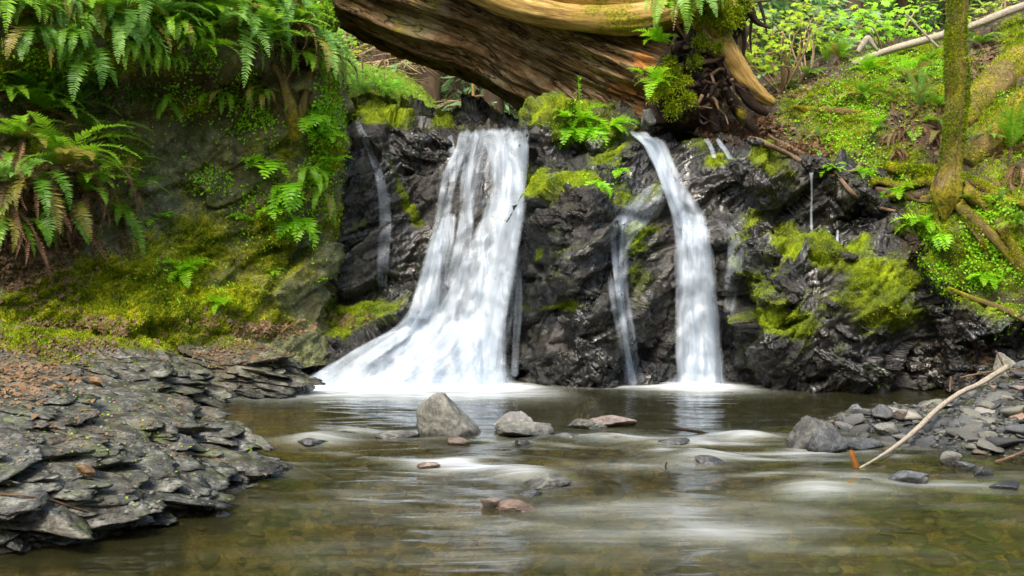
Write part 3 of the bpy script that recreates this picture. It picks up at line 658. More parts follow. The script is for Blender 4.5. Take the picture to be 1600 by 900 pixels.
def fallmat():
    t = NT('falling_water'); uv = t.n('UVMap').outputs[0]
    a = t.noise(t.map(uv, (8, .55, 1)), 1.0, 3, .5, .35); b = t.noise(t.map(uv, (34, 1.1, 1)), 1.0, 3, .65, .2)
    c = t.noise(t.map(uv, (3, 2.4, 1)), 1.0, 3, .5, .6)
    s = t.math('ADD', t.math('ADD', t.math('MULTIPLY', a, .54), t.math('MULTIPLY', b, .12)), t.math('MULTIPLY', c, .34))
    d = t.attr('dens')
    al = t.math('MULTIPLY', t.ramp(t.math('ADD', s, t.math('MULTIPLY', t.math('SUBTRACT', d, .5), .42)), [(.34, 0.0), (.80, .92)]), t.ramp(d, [(.0, 0.0), (.25, 1.0)]), clamp=True)
    col = t.mix(s, (.54, .67, .80), (.84, .90, .95))
    bn = t.bump(s, .35, .04)
    df = t.n('BsdfDiffuse', {'Color': col, 'Normal': bn}).outputs[0]; tl = t.n('BsdfTranslucent', {'Color': col}).outputs[0]
    w = t.n('MixShader', {0: .30, 1: df, 2: tl}).outputs[0]
    w = t.n('MixShader', {0: .05, 1: w, 2: t.n('BsdfGlossy', {'Roughness': .35, 'Normal': bn}).outputs[0]}).outputs[0]
    tp = t.n('BsdfTransparent').outputs[0]
    return t.done(t.n('MixShader', {0: al, 1: tp, 2: w}).outputs[0])
M['fall'] = fallmat()

def blur(A, ku, kv):
    for k, ax in ((ku, 0), (kv, 1)):
        for _ in range(k):
            p = np.pad(A, [(1, 1) if a == ax else (0, 0) for a in (0, 1)], mode='edge')
            A = (p[2:, 1:-1] if False else (p[:-2] + 2 * p[1:-1] + p[2:]) / 4) if ax == 0 else (p[:, :-2] + 2 * p[:, 1:-1] + p[:, 2:]) / 4
    return A
ROCKB = SURF[0]
def wrow(X, Y):
    foam = np.zeros_like(X)
    def e(x, y, rx, ry, w): return w * np.exp(-((X - x) / rx) ** 2 - ((Y - y) / ry) ** 2)
    P = np.stack([X, Y, X * 0], -1)
    foam = foam + 1.15 * np.exp(-((Y - 7.86) / .22) ** 2) * sstep(X, -2.0, -1.5) * sstep(X, .35, -.1)
    foam = foam + .55 * np.exp(-((Y - 7.45) / .40) ** 2) * sstep(X, -2.6, -1.5) * sstep(X, .6, .1)
    foam = foam + e(1.47, 7.82, .30, .20, 1.6) + e(1.47, 7.6, .5, .3, .35) + e(.85, 7.8, .35, .12, .5)
    n = fbm(np.stack([X * .9 + Y * .25, Y * 2.6, X * 0 + 2], -1), 4)
    n2 = fbm(np.stack([X * 2.0, Y * 6.5 + X * .8, X * 0 + 8], -1), 3)
    rif = np.exp(-((Y - 5.15) / .62) ** 2) * sstep(X, -1.8, -.9) * sstep(X, 3.2, 2.6)
    foam = foam + rif * sstep(n * .8 + n2 * .6, -.05, .8) * .82
    low = sstep(Y, 3.0, 3.5) * sstep(Y, 4.9, 4.2) * (np.exp(-((X - 1.2) / 1.3) ** 2) + .6 * np.exp(-((X + .35) / .5) ** 2))
    foam = foam + low * sstep(n * .9 + n2 * .35, -.2, .8) * .34
    for (px, py, rx, ry, w) in [(815,742,55,9,.9),(860,757,45,7,.7),(1275,768,60,11,.9),(1000,793,120,14,.6),(1120,830,140,20,.5),(900,835,110,18,.4),(1250,800,90,10,.35),(870,800,60,12,.4),(700,722,60,6,.6),(760,733,80,5,.4),(500,690,60,7,.8),(930,683,90,6,.7),(1060,690,90,6,.8),
                                (1110,716,70,7,.7),(1170,682,60,6,.7),(1000,728,110,7,.5),(1420,690,50,7,.7),(1440,757,70,5,.6),(1340,745,60,6,.4),(420,740,60,9,.3),(590,770,60,22,.25),(540,680,30,4,.5),(620,676,40,4,.5),(1350,770,60,5,.3),(1500,790,70,8,.2)]:
        q = Wz(px, py, 0); D = q[1]
        foam = foam + e(q[0], q[1], rx * D / FPX, ry * D * D / FPX, w * .5)
    z = .012 * fbm(np.stack([X * 1.2, Y * 2.6, X * 0], -1), 3) + .006 * fbm(np.stack([X * 4, Y * 9, X * 0], -1), 2)
    z = z + rif * .018 * n2 + .06 * (e(1.46, 7.75, .25, .15, .7))
    for (px, py, r, h) in [(815,742,.13,.035),(488,690,.12,.04),(1280,768,.14,.028),(1095,716,.12,.035),(700,690,.1,.02),(950,688,.12,.03),(870,690,.1,.03),(1040,695,.12,.025),(540,680,.12,.03),(1170,684,.1,.03),(1360,760,.1,.015)]:
        q = Wz(px, py, 0); z = z + e(q[0], q[1] + .05, r * 1.5, r, h)
    return z, np.clip(foam, 0, 1.3)
def wsheet(name, x0, x1, nx, y0, y1, ny):
    X, Y = np.meshgrid(np.linspace(x0, x1, nx), np.linspace(y0, y1, ny), indexing='ij'); Z, f = wrow(X, Y)
    me = mesh_np(name, np.stack([X, Y, Z], -1).reshape(-1, 3), gridfaces(nx, ny), M['water'], {'foam': f})
    return link(name, me, kind='structure')
wsheet('water', -5, 5, 360, 1.2, 8.6, 460)
wsheet('water', -5, 5, 40, -7, 1.2, 40)

def curtain(name, rows, nu, nv, parent, dens=.8, edge=.18, off=.05, bulge=.02, seed=0, mono=True, fade=(.03, .03)):
    rows = np.array([[r[0], r[1], r[2], (r[3] if len(r) > 3 else np.nan)] for r in rows], float)
    q = np.linspace(0, 1, nv); t = np.linspace(0, 1, len(rows))
    d = np.abs(np.diff(rows[:, 0])) + np.abs(np.diff(rows[:, 1:3].mean(1))) + 3; t = np.concatenate([[0], np.cumsum(d)]); t /= t[-1]
    rr = curve(np.stack([rows[:, 0], rows[:, 1], rows[:, 2]], 1), nv, t)
    py = rr[:, 0]; L = rr[:, 1]; Rr = rr[:, 2]; u = np.linspace(0, 1, nu)
    PX = L[None, :] + (Rr - L)[None, :] * u[:, None]; PY = py[None, :] + 9 * fbm(np.stack([PX * .05, PX * 0, PX * 0 + seed], -1), 3) * np.clip(1 - q * 8, 0, 1)[None, :]
    D = np.zeros_like(PX)
    for i in range(nu):
        for j in range(nv):
            h = hit(PX[i, j], PY[i, j], [ROCKB]); D[i, j] = h[0].y if h else np.nan
    for j in range(nv):                      # above the lip: carry on upstream
        c = np.isnan(D[:, j])
        if c.any():
            D[c, j] = 9.35 if j < nv // 3 else D[c, j - 1]
    D = np.minimum(D, 10.6)
    S = blur(D, 6, 6); D2 = np.minimum(S, D * .35 + S * .65)
    if mono: D2 = np.minimum.accumulate(D2, axis=1); D2 = blur(D2, 4, 5)
    env = np.clip((1 - np.abs(2 * u - 1)) / edge, 0, 1)[:, None] * np.clip(q / fade[0], 0, 1)[None] * np.clip((1 - q) / fade[1], 0, 1)[None]
    st = fbm(np.stack([PX * .045 + seed, PY * .006, PX * 0 + seed], -1), 3)
    lob = fbm(np.stack([PX * .035 + seed * 3, PY * .022, PX * 0 + seed], -1), 3)
    D2 = D2 - off - bulge * (st + .6) * 2 - bulge * 1.8 * lob
    G = np.stack([(PX - 800) / FPX * D2, D2, CAM_H + (HOR - PY) / FPX * D2], -1)
    vv = np.concatenate([[0], np.cumsum(np.linalg.norm(np.diff(G[nu // 2], axis=0), axis=1))])
    wm = (Rr - L)[None, :] * .0054
    uv = np.stack([(u[:, None] - .5) * wm.mean() + seed * 1.7 + 0 * PX, np.broadcast_to(vv[None], PX.shape)], -1)
    dn = dens if not callable(dens) else dens(PX, PY)
    wob = .5 + .5 * np.clip(fbm(np.stack([PX * .06, PY * .012, PX * 0 + seed * 2.3], -1), 3) * 2.4, -1, 1)
    env = np.clip(env * (1.25 + .9 * wob) - .55 * wob * (1 - env), 0, 1)
    dn = dn * (1 + .55 * lob)
    me = mesh_np(name, G.reshape(-1, 3), gridfaces(nu, nv), M['fall'], {'dens': (env ** .8) * dn}, uv.reshape(-1, 2))
    return link(name, me, parent)
wf = thing('waterfall', 'broad silky white waterfall fanning out left over the rocks, the widest of the falls', 'waterfall')
curtain('water_veil', [(197,724,829),(207,722,829),(240,712,827),(280,698,826),(320,688,824),(360,678,821),(400,665,816),(440,652,811),(480,638,807),(515,606,803),(545,556,800),(573,505,799),(600,455,802),(618,430,806)],
        60, 110, wf, lambda X, Y: .38 - .22 * blobs(X, Y, [(715,300,25,70),(730,350,20,60,.8,20),(560,560,35,10,.8,-30),(690,430,12,60,.6,20)]), .14, .05, .02, 1)
curtain('water_stream', [(198,742,828),(215,748,828),(250,762,827),(290,764,826),(330,752,823),(380,728,818),(430,706,811),(480,682,802),(530,646,795),(565,606,793),(600,545,795),(618,520,800)], 44, 110, wf, .62, .45, .10, .05, 2)
curtain('water_stream', [(215,780,828),(260,782,827),(320,775,823),(380,755,816),(440,735,806),(500,715,796),(560,700,790),(600,690,790),(618,680,792)], 30, 90, wf, .68, .5, .15, .05, 3)
curtain('water_stream', [(203,716,742),(230,710,732),(262,694,722),(300,684,712),(345,676,704),(400,662,694),(450,648,684),(500,632,676)], 16, 80, wf, .66, .5, .07, .03, 4)
curtain('water_stream', [(330,690,715),(370,680,712),(420,668,702),(470,660,700),(520,625,690),(560,570,660),(600,500,620),(618,480,610)], 22, 70, wf, .60, .5, .10, .03, 5)
curtain('water_stream', [(480,650,690),(510,615,665),(540,560,625),(570,510,585),(602,455,545),(618,430,530)], 24, 50, wf, .66, .5, .09, .04, 6)
curtain('water_stream', [(500,690,800),(530,660,800),(560,620,800),(585,570,802),(602,520,806),(618,500,810)], 30, 40, wf, .60, .5, .17, .05, 7)
curtain('water_stream', [(205,735,752),(250,722,742),(300,716,738),(350,712,742),(400,700,738),(450,690,730)], 12, 60, wf, .50, .6, .07, .02, 8)
curtain('water_stream', [(385,804,814),(430,806,816),(480,802,818),(530,800,814),(590,796,812)], 8, 60, wf, .42, .6, .05, .01, 9)
curtain('spray', [(560,480,830),(580,450,832),(600,425,835),(622,400,840)], 50, 20, wf, .50, .35, .24, .05, 10, fade=(.85, .01))

wf2 = thing('waterfall', 'narrower white waterfall dropping straight down between the mossy rocks', 'waterfall')
curtain('water_stream', [(211,988,1036),(222,998,1042),(245,1012,1052),(275,1026,1068),(305,1034,1086),(340,1042,1110),(380,1048,1118),(440,1050,1124),(500,1050,1128),(560,1052,1132),(600,1052,1136),(618,1048,1142)], 40, 120, wf2, .64, .5, .06, .03, 11)
curtain('water_stream', [(330,1056,1100),(380,1060,1110),(440,1060,1116),(500,1060,1118),(560,1062,1122),(600,1062,1124),(618,1058,1128)], 30, 80, wf2, .70, .55, .13, .04, 12)
curtain('water_stream', [(206,976,1012),(216,990,1022),(228,1004,1036),(250,1016,1044),(290,1030,1060),(330,1044,1080),(360,1054,1096)], 16, 50, wf2, .72, .6, .09, .03, 13)
curtain('water_stream', [(350,1070,1114),(420,1072,1118),(500,1074,1122),(570,1076,1126),(616,1074,1130)], 20, 60, wf2, .56, .6, .10, .03, 23)
curtain('spray', [(575,1040,1140),(595,1030,1152),(620,1015,1165)], 24, 16, wf2, .60, .4, .2, .04, 22, fade=(.85, .01))
wf3 = thing('waterfall', 'thin lacy veil of water running down the rock left of the narrow fall', 'waterfall')
curtain('water_veil', [(285,1010,1046),(305,985,1042),(330,958,1034),(352,944,1018),(380,940,990),(420,944,984),(470,950,988),(520,960,996),(560,968,1002),(604,974,1014)], 30, 90, wf3, .35, .6, .05, .015, 14, mono=False)
curtain('water_stream', [(360,952,966),(400,954,966),(450,960,970),(500,966,978),(550,974,986),(604,984,998)], 8, 70, wf3, .50, .7, .07, .01, 24, mono=False)
curtain('water_stream', [(340,972,984),(390,966,976),(450,966,976),(520,974,984),(604,978,992)], 8, 70, wf3, .40, .7, .07, .01, 25, mono=False)
wf4 = thing('waterfall', 'faint trickle sliding down the dark rock at the left of the broad fall', 'waterfall')
curtain('water_veil', [(188,550,562),(210,560,574),(245,574,590),(280,584,604),(330,588,616),(400,585,612),(450,588,606)], 10, 70, wf4, .33, .7, .02, .005, 15, mono=False)
wf5 = thing('waterfall', 'short thin stream falling left of the top of the broad fall', 'waterfall')
curtain('water_stream', [(212,697,708),(235,699,713),(260,701,714),(285,700,712)], 8, 40, wf5, .66, .6, .03, .01, 16, mono=False)
wf6 = thing('waterfall', 'thin thread of water dropping from the ledge under the roots', 'waterfall')
curtain('water_stream', [(268,1263,1273),(280,1265,1271),(310,1266,1270.5),(330,1265,1270),(362,1265,1271)], 6, 40, wf6, .62, .9, .05, .0, 17)
wf7 = thing('waterfall', 'very short thread of water near the mossy tree, right of the longer thread', 'waterfall')
curtain('water_stream', [(345,1306,1311),(362,1306,1311),(382,1306,1311)], 5, 20, wf7, .75, .9, .05, .0, 18)
wf8 = thing('waterfall', 'small pair of trickles beside the roots, above the wet black ledge', 'waterfall')
curtain('water_stream', [(212,1112,1122),(225,1120,1132),(238,1130,1142),(250,1136,1148)], 6, 24, wf8, .62, .7, .03, .0, 19, mono=False)
curtain('water_stream', [(216,1098,1108),(230,1106,1116),(248,1112,1122)], 6, 24, wf8, .55, .7, .03, .0, 20, mono=False)
wf9 = thing('waterfall', 'thin white film of water over the mossy rock right of the narrow fall', 'waterfall')
curtain('water_veil', [(340,1112,1140),(370,1126,1160),(400,1132,1168),(440,1128,1160),(490,1124,1150)], 12, 50, wf9, .27, .8, .02, .0, 21, mono=False)
# ================================================================ wood: log, root wad, trees, roots
def groove(freq, amp, lf=.3, tw=.12, seed=0):
    def f(P, th, L):
        a = th + L * tw; q = np.stack([np.cos(a) * freq + 0 * L, np.sin(a) * freq + 0 * L, L * lf + 0 * a + seed], -1)
        q2 = q * np.array([2.7, 2.7, 1.6]); q3 = q * np.array([7, 7, 3.0])
        r = ridged(q, 2); n = fbm(q2, 3)
        return amp * ((r - .6) * 1.3 + n * .7 + .5 * fbm(q3, 3)) + amp * .8 * fbm(P * .9 + seed, 2)
    return f
def swept(name, P, mat, seg=14, n=40, disp=None, parent=None, moss=None, raw=None, **pr):
    P = [p for p in P]; V, F, uv = tube([p[:3] for p in P], [p[3] for p in P], seg, n, disp)
    at = {'moss': moss(V) if moss is not None else np.zeros(len(V))}
    if raw is not None: at['raw'] = raw(V)
    return link(name, mesh_np(name, V, F, M[mat], at, uv), parent, **pr)
def pt(px, py, D, r):
    return [*W(px, py, D), r * D / FPX]
def pts(L, D): return [pt(q[0], q[1], q[3] if len(q) > 3 else D, q[2]) for q in L]
def on(L, lift=.3, bv=None):
    out = []; last = 8.0
    for q in L:
        h = hit(q[0], q[1], bv); D = h[0].y if h else last; last = D
        r = q[2] * D / FPX; out.append([*W(q[0], q[1], D - r * lift), r])
    return out

lg = thing('fallen_log', 'huge weathered brown log lying diagonally across the stream above the falls', 'log', tuple(W(892, 76, 9.7)))
LG = -np.array(lg.location)
def sh(P): return [[p[0] + LG[0], p[1] + LG[1], p[2] + LG[2], p[3]] for p in P]
swept('trunk', sh(pts([(300,-250,128),(430,-170,128),(612,-66,126),(780,12,116),(892,70,122),(1000,122,142),(1075,150,148),(1110,165,120)], 9.9)), 'log', 300, 300, groove(2.8, .17, .22, .10, 3), lg,
      lambda V: -.03 + .10 * sstep(V[:, 2], -.2, .8), lambda V: blobs(*proj(V - LG), [(985,146,36,14,1.2,15),(1006,96,18,16,1.1,20),(1010,176,26,10,1,10),(940,120,20,4,.5,20)]) * (V[:, 1] < 0))
swept('upper_limb', sh(pts([(660,-62,20),(740,-20,22),(800,8,21),(860,22,21),(930,30,22),(990,30,24),(1040,20,24),(1075,-5,22),(1095,-50,20)], 8.95)), 'limb', 40, 90, groove(1.6, .12, .5, .3, 8), lg, lambda V: V[:, 0] * 0 - .2)
swept('upper_limb', sh(pts([(650,-90,24),(760,-34,25),(850,-14,22),(940,-5,20),(1010,-8,20),(1060,-30,20)], 9.05)), 'limb', 36, 80, groove(1.6, .12, .5, .3, 18), lg, lambda V: V[:, 0] * 0 - .2)

st = thing('root_wad', 'dark tangled root wad of an upturned stump at the lower end of the log', 'stump', tuple(W(1065, 195, 8.9)))
LG = -np.array(st.location)
swept('stump_body', sh(pts([(1128,-90,60),(1122,-30,52),(1114,20,44),(1098,70,38),(1074,115,38),(1062,150,40),(1062,180,38),(1062,198,24),(1062,206,8)], 9.0)), 'root', 60, 90, groove(1.8, .38, 1.2, .5, 11), st)
_q = random.Random(8)
def rootlet():
    x, y = _q.uniform(1030, 1150), _q.uniform(50, 170); a = _q.uniform(0, 6.28); L = []
    for k in range(5):
        L.append((x, y, max(.6, 3.2 - k * .6), 8.66 + _q.uniform(-.08, .12))); a += _q.uniform(-.9, .9); x += math.cos(a) * 14; y += abs(math.sin(a)) * 15 * _q.choice([1, 1, -.4])
    return L
for _k in range(34): swept('root', sh(pts(rootlet(), 8.66)), 'root' if _k % 4 else 'palest', 8, 20, groove(1.2, .25, 2.5, .6, _k), st)
for L, m_ in [([(1085,70,9),(1055,82,13),(1036,112,15),(1024,150,16),(1026,195,20)], 'root'), ([(1066,100,5),(1072,66,7),(1094,50,8),(1118,58,8),(1126,80,6),(1112,100,4),(1106,112,2)], 'root'),
              ([(1090,20,20),(1118,60,21),(1142,98,20),(1166,128,17),(1190,150,12),(1210,162,6)], 'limb'), ([(1100,95,8),(1124,128,8),(1146,160,9),(1168,190,9),(1180,204,5)], 'root'),
              ([(1082,120,10),(1098,150,8),(1110,180,8),(1120,206,8)], 'root'), ([(1060,105,6),(1084,98,5),(1108,96,4),(1132,92,2)], 'palest'), ([(1050,130,4),(1078,134,4),(1100,128,3),(1120,131,1.5)], 'palest'),
              ([(1160,-30,10),(1170,10,8),(1182,34,5),(1204,44,2)], 'root'), ([(1150,0,5),(1160,40,4),(1163,72,3),(1160,96,1.5)], 'root'), ([(1172,0,3),(1174,30,2.6),(1172,60,2),(1174,84,1)], 'root'),
              ([(1186,2,3),(1192,22,2.4),(1198,50,1)], 'root'), ([(1030,110,5),(1018,140,6),(1014,172,7),(1020,196,6)], 'root'), ([(1150,110,9),(1160,140,10),(1180,166,9),(1200,178,5)], 'root'),
              ([(1100,44,3),(1108,60,3.4),(1124,66,3),(1128,84,2)], 'palest'), ([(1036,160,5),(1060,166,5),(1088,158,4),(1104,160,2)], 'root'), ([(1040,178,6),(1070,184,6),(1100,180,4)], 'root'),
              ([(1126,60,3),(1138,50,2.6),(1150,58,2),(1160,48,1)], 'root'), ([(1110,118,3),(1128,108,2.4),(1140,116,1.5)], 'palest')]:
    swept('root', sh(pts(L, 8.72 if m_ == 'palest' else 8.85)), m_, 14 if L[1][2] < 12 else 26, 40, groove(1.2, .25, 2.5, .6, len(L) + L[0][0]), st)
# moss cushions on the wad and the log
def cushion(name, L, count, seed, parent=None, Lb=.03, w=.009, droop=-.3, **pr):
    r = np.random.default_rng(seed); Ps = []; Ns = []
    for (px, py, D, rp) in L:
        c = W(px, py, D); k = int(count * rp * rp / sum(q[3] ** 2 for q in L)) + 20
        d = r.normal(size=(k, 3)); d /= np.linalg.norm(d, axis=1)[:, None]
        rad = rp * D / FPX * (1 + .5 * fbm(d * 1.7 + px, 2))[:, None] * r.uniform(.25, 1.3, (k, 1))
        Ps.append(c + d * rad * np.array([1.25, .8, 1.0]) - np.array([0, 0, 1]) * rad * r.uniform(0, 1.1, (k, 1))); Ns.append(d)
    P = np.concatenate(Ps); N = np.concatenate(Ns)
    o = (-np.array(parent.location) if parent is not None else 0)
    V, F, var = blades(P, N, Lb, w, .5, droop, seed)
    return link(name, mesh_np(name, V + o, F, M['moss'], {'var': var}, smooth=False), parent, **pr)
cushion('moss_cover', [(1090,10,8.75,16),(1110,0,8.75,20),(1135,8,8.7,18),(1150,18,8.7,12),(1128,28,8.7,12),(1100,28,8.75,9),(1158,-6,8.7,14),(1140,38,8.68,7)], 9000, 5, st)
cushion('moss_cover', [(1075,150,8.6,10),(1050,165,8.62,10),(1095,60,8.62,10),(1040,140,8.6,9),(1120,70,8.65,8),(1085,90,8.6,9),(1108,-20,8.7,24),(1060,130,8.6,9)], 9000, 7, st, .026, .008)
cushion('moss_cover', [(1046,92,8.6,7),(1036,108,8.6,8),(1028,124,8.6,9),(1042,118,8.6,8),(1020,146,8.6,7),(1054,104,8.6,7),(1060,120,8.6,6),(1075,122,8.6,5)], 5000, 6, st)

tr = thing('mossy_tree', 'upright slender tree with orange and green moss on its trunk at the right', 'tree', tuple(W(1484, 296, 7.55)))
LG = -np.array(tr.location)
swept('trunk', sh(pts([(1506,-230,15),(1500,-80,16),(1497,0,15.5),(1493,70,16),(1495,125,18),(1494,175,16.5),(1489,225,16),(1484,262,18),(1482,288,24),(1480,306,24),(1478,330,12),(1476,345,3)], 7.6)), 'bark', 40, 160, groove(1.3, .13, 1.6, .2, 4), tr)
for L in [[(1490,282,17),(1516,303,14),(1545,328,12),(1572,365,11),(1592,405,9),(1612,440,8)], [(1484,296,14),(1508,330,12),(1540,358,10),(1570,392,9),(1604,436,8)], [(1474,290,13),(1448,284,10),(1412,292,8),(1376,284,7),(1350,292,4)],
          [(1476,304,13),(1448,312,9),(1410,306,7),(1380,312,4)], [(1496,280,12),(1530,290,10),(1566,310,9),(1610,322,8)], [(1480,300,12),(1470,320,10),(1466,345,8),(1480,372,5)], [(1500,310,9),(1512,345,7),(1532,375,6),(1545,402,4)]]:
    V, F, uv = tube([p[:3] for p in sh(on(L, .45, SURF[:4]))], [p[3] * .78 for p in on(L, .45, SURF[:4])], 14, 60, groove(1.2, .22, 2, .4, L[0][0] + L[1][1]))
    link('root', mesh_np('root', V, F, M['bark'], {'moss': np.zeros(len(V))}, uv), tr)
def fuzz(name, parent, L, D, count, seed, side=1.0):
    """short moss hairs over a swept trunk"""
    V, F, uv = tube([p[:3] for p in sh(pts(L, D))], [p[3] for p in pts(L, D)], 24, 120); r = np.random.default_rng(seed)
    G = V[:120 * 24].reshape(120, 24, 3); N = G - G.mean(1, keepdims=True); N /= np.linalg.norm(N, axis=-1, keepdims=True) + 1e-9
    m = np.clip(fbm(G * 3.2 + seed, 3) * 2 + .35, 0, 1); P, Nn, _ = scatter_grid(G, N, m, count, seed)
    V, F, var = blades(P, Nn, .022, .007, .6, -.2, seed)
    link(name, mesh_np(name, V, F, M['moss'], {'var': var * .7}, smooth=False), parent)
fuzz('moss_cover', tr, [(1500,-80,16),(1497,0,15.5),(1493,70,16),(1495,125,18),(1494,175,16.5),(1489,225,16),(1484,262,18),(1482,288,24)], 7.55, 9000, 4)

def wood_on(name, L, mat, label, cat, lift=.6, seg=12, n=40, g=(1.2, .15, 2, .3), D=None, moss=None, group=None, bv=None):
    P = pts(L, D) if D else on(L, lift, bv); o = P[0][:3]
    V, F, uv = tube([[p[0] - o[0], p[1] - o[1], p[2] - o[2]] for p in P], [p[3] for p in P], seg, n, groove(*g, seed=L[0][0]))
    ob = link(name, mesh_np(name, V, F, M[mat], {'moss': np.full(len(V), moss or 0.0)}, uv), label=label, category=cat); ob.location = o
    if group: ob['group'] = group
    return ob
wood_on('fallen_log', [(1332,100,4.5),(1385,80,5.4),(1440,64,5.8),(1510,44,6),(1570,20,6),(1640,-6,6)], 'paleb', 'pale bare fallen trunk lying up the right slope behind the mossy tree', 'log', D=10.6, seg=16)
wood_on('broken_branch', [(1340,82,4),(1348,70,5),(1356,60,5),(1362,68,4),(1372,80,2)], 'paleb', 'short pale broken snag beside the lower end of the fallen trunk', 'branch', D=10.2)
wood_on('dry_stick', [(1416,22,1.4),(1440,48,1.8),(1466,74,2.0)], 'paleb', 'thin straight pale stick leaning across the fallen trunk', 'stick', D=10.2)
wood_on('dry_stick', [(1508,135,3),(1516,152,2.6),(1524,168,1.6)], 'paleb', 'short pale stick standing just right of the mossy tree', 'stick')
wood_on('mossy_log', [(1680,60,26),(1610,92,28),(1560,128,26),(1522,168,22),(1500,196,16)], 'bark', 'thick mossy log sloping down behind the right side of the tree', 'log', .3, 30, 60, moss=.12)
wood_on('mossy_log', [(1700,120,34),(1620,160,34),(1570,200,28),(1530,236,22),(1510,256,12)], 'bark', 'brown and mossy broken log at the right edge behind the fern', 'log', .3, 30, 60, moss=-.02)
wood_on('old_log', [(1240,168,5),(1262,172,7),(1300,174,7),(1345,178,6),(1372,184,3)], 'bark', 'grey brown half buried log between the mossy mounds', 'log', .3, 14)
wood_on('mossy_log', [(1380,262,6),(1430,268,8),(1480,272,8)], 'bark', 'low mossy log running into the foot of the tree', 'log', .4, 14, moss=.1)
wood_on('dead_branch', [(1366,296,5),(1400,302,6),(1440,306,6)], 'farbark', 'short brown branch end lying below the tree roots', 'branch', .6, 10)
for i, (L, lb) in enumerate([([(1122,206,2.5),(1160,214,3.5),(1200,226,4),(1240,246,4),(1270,262,3.5),(1300,276,2.5)], 'long bare tan root crossing the soil above the wet ledge'),
          ([(1192,204,2.5),(1204,214,3.2),(1230,228,3.4),(1262,244,3),(1290,262,2.4)], 'forked tan root just above the long bare root'),
          ([(1300,276,3),(1332,268,3.4),(1352,258,3),(1376,270,2.6),(1394,286,2)], 'arched tan root left of the mossy tree'),
          ([(1204,214,2),(1196,206,2),(1190,196,1.4)], 'small upright root tip on the dark soil'),
          ([(1300,262,3),(1330,300,3.4),(1362,322,3.4),(1400,330,3)], 'root trailing over the edge of the black rock'),
          ([(1080,205,1.5),(1100,214,1.8),(1140,210,1.6)], 'thin rootlet beside the small pair of trickles')]):
    wood_on('bare_root', L, 'palest', lb, 'root', .9, 8, 40, (1.2, .25, 4, .3), group='bare roots on the right slope')
wood_on('thin_log', [(1480,450,3),(1520,466,4),(1560,480,4.5),(1606,502,5)], 'bark', 'thin dark log lying under the ground cover at the right edge', 'log', .6, 10)

# ---- trees beyond
def leafset(P, U, Wd, L, w):
    """flat pointed leaves: at P, along U, width direction Wd"""
    n = len(P); L = np.asarray(L).reshape(-1, 1); w = np.asarray(w).reshape(-1, 1)
    V = np.stack([P, P + U * L * .5 + Wd * w / 2, P + U * L, P + U * L * .5 - Wd * w / 2], 1).reshape(-1, 3)
    F = np.arange(4 * n).reshape(n, 4); return V, F
def unit(a): return a / (np.linalg.norm(a, axis=-1, keepdims=True) + 1e-9)
def conifer(name, x, y, z, H, label, seed, crown='cedar', spread=1.7, nb=70, low=.0, leaf=(.17, .045), per=46, droop=.5, trunk_r=.14, twigs=False, group=None):
    r = np.random.default_rng(seed); t = thing(name, label, 'tree', (x, y, z), group)
    P = [[0, 0, -.5, trunk_r * 1.2], [.04, 0, H * .3, trunk_r], [-.03, .05, H * .65, trunk_r * .7], [0, 0, H, .02]]
    V, F, uv = tube([p[:3] for p in P], [p[3] for p in P], 12, 40, groove(1.2, .12, 1, .1, seed))
    link('trunk', mesh_np('trunk', V, F, M['farbark'], {'moss': np.zeros(len(V))}, uv), t)
    LV, LF, BV = [], [], []; o = 0
    for b in range(nb):
        h = H * (low + (1 - low) * r.random() ** 1.05); az = r.uniform(0, 6.283); Lb = spread * (1.08 - h / H) * r.uniform(.7, 1.15) + .25
        s = np.linspace(0, 1, 10)[:, None]; d = np.array([math.cos(az), math.sin(az), 0])
        C = np.array([0, 0, h]) + d * Lb * s + np.array([0, 0, 1]) * (.12 * Lb * s - droop * Lb * s ** 2)
        BV.append((C, Lb))
        if per:
            k = r.random(per) ** .7; c = np.stack([np.interp(k, s[:, 0], C[:, i]) for i in range(3)], 1)
            sd = np.array([-d[1], d[0], 0]); sg = r.choice([-1, 1], per)[:, None]
            fan = (1 - k)[:, None] * .32 * Lb + .05; off = r.random((per, 1)) * fan
            c = c + sd * sg * off + np.array([0, 0, -1]) * off * .35
            U = unit(d * .6 + sd * sg * .7 + np.array([0, 0, -.45]) + r.normal(size=(per, 3)) * .22); Wd = unit(np.cross(U, np.array([0, 0, 1]) + r.normal(size=(per, 3)) * .5))
            V, F = leafset(c, U, Wd, leaf[0] * r.uniform(.6, 1.4, per), leaf[1] * r.uniform(.7, 1.4, per)); LV.append(V); LF.append(F + o); o += len(V)
    parts = []
    for C, Lb in BV:
        parts.append(tube(C[::3], [.018, .012, .008, .004], 4, 6, cap=False)[:2])
        if twigs:
            for q in range(13):
                k = r.integers(2, 9); d = r.normal(size=3) * np.array([1, 1, .4]); d[2] -= .35; d = unit(d) * r.uniform(.2, .6)
                parts.append(tube([C[k], C[k] + d * .5 + r.normal(size=3) * .04, C[k] + d], [.011, .008, .003], 3, 4, cap=False)[:2])
    V, F = merge(parts); link('branches', mesh_np('branches', V, F, M['twig'], {'var': np.repeat(r.random(len(V) // 4 + 1), 4)[:len(V)]}), t)
    if LV:
        V = np.concatenate(LV); link('crown', mesh_np('crown', V, np.concatenate(LF), M[crown], {'var': np.repeat(r.random(len(V) // 4), 4)}, smooth=False), t)
    return t
def xz(px, D): return (px - 800) / FPX * D
G2 = 'conifers beyond the right slope'
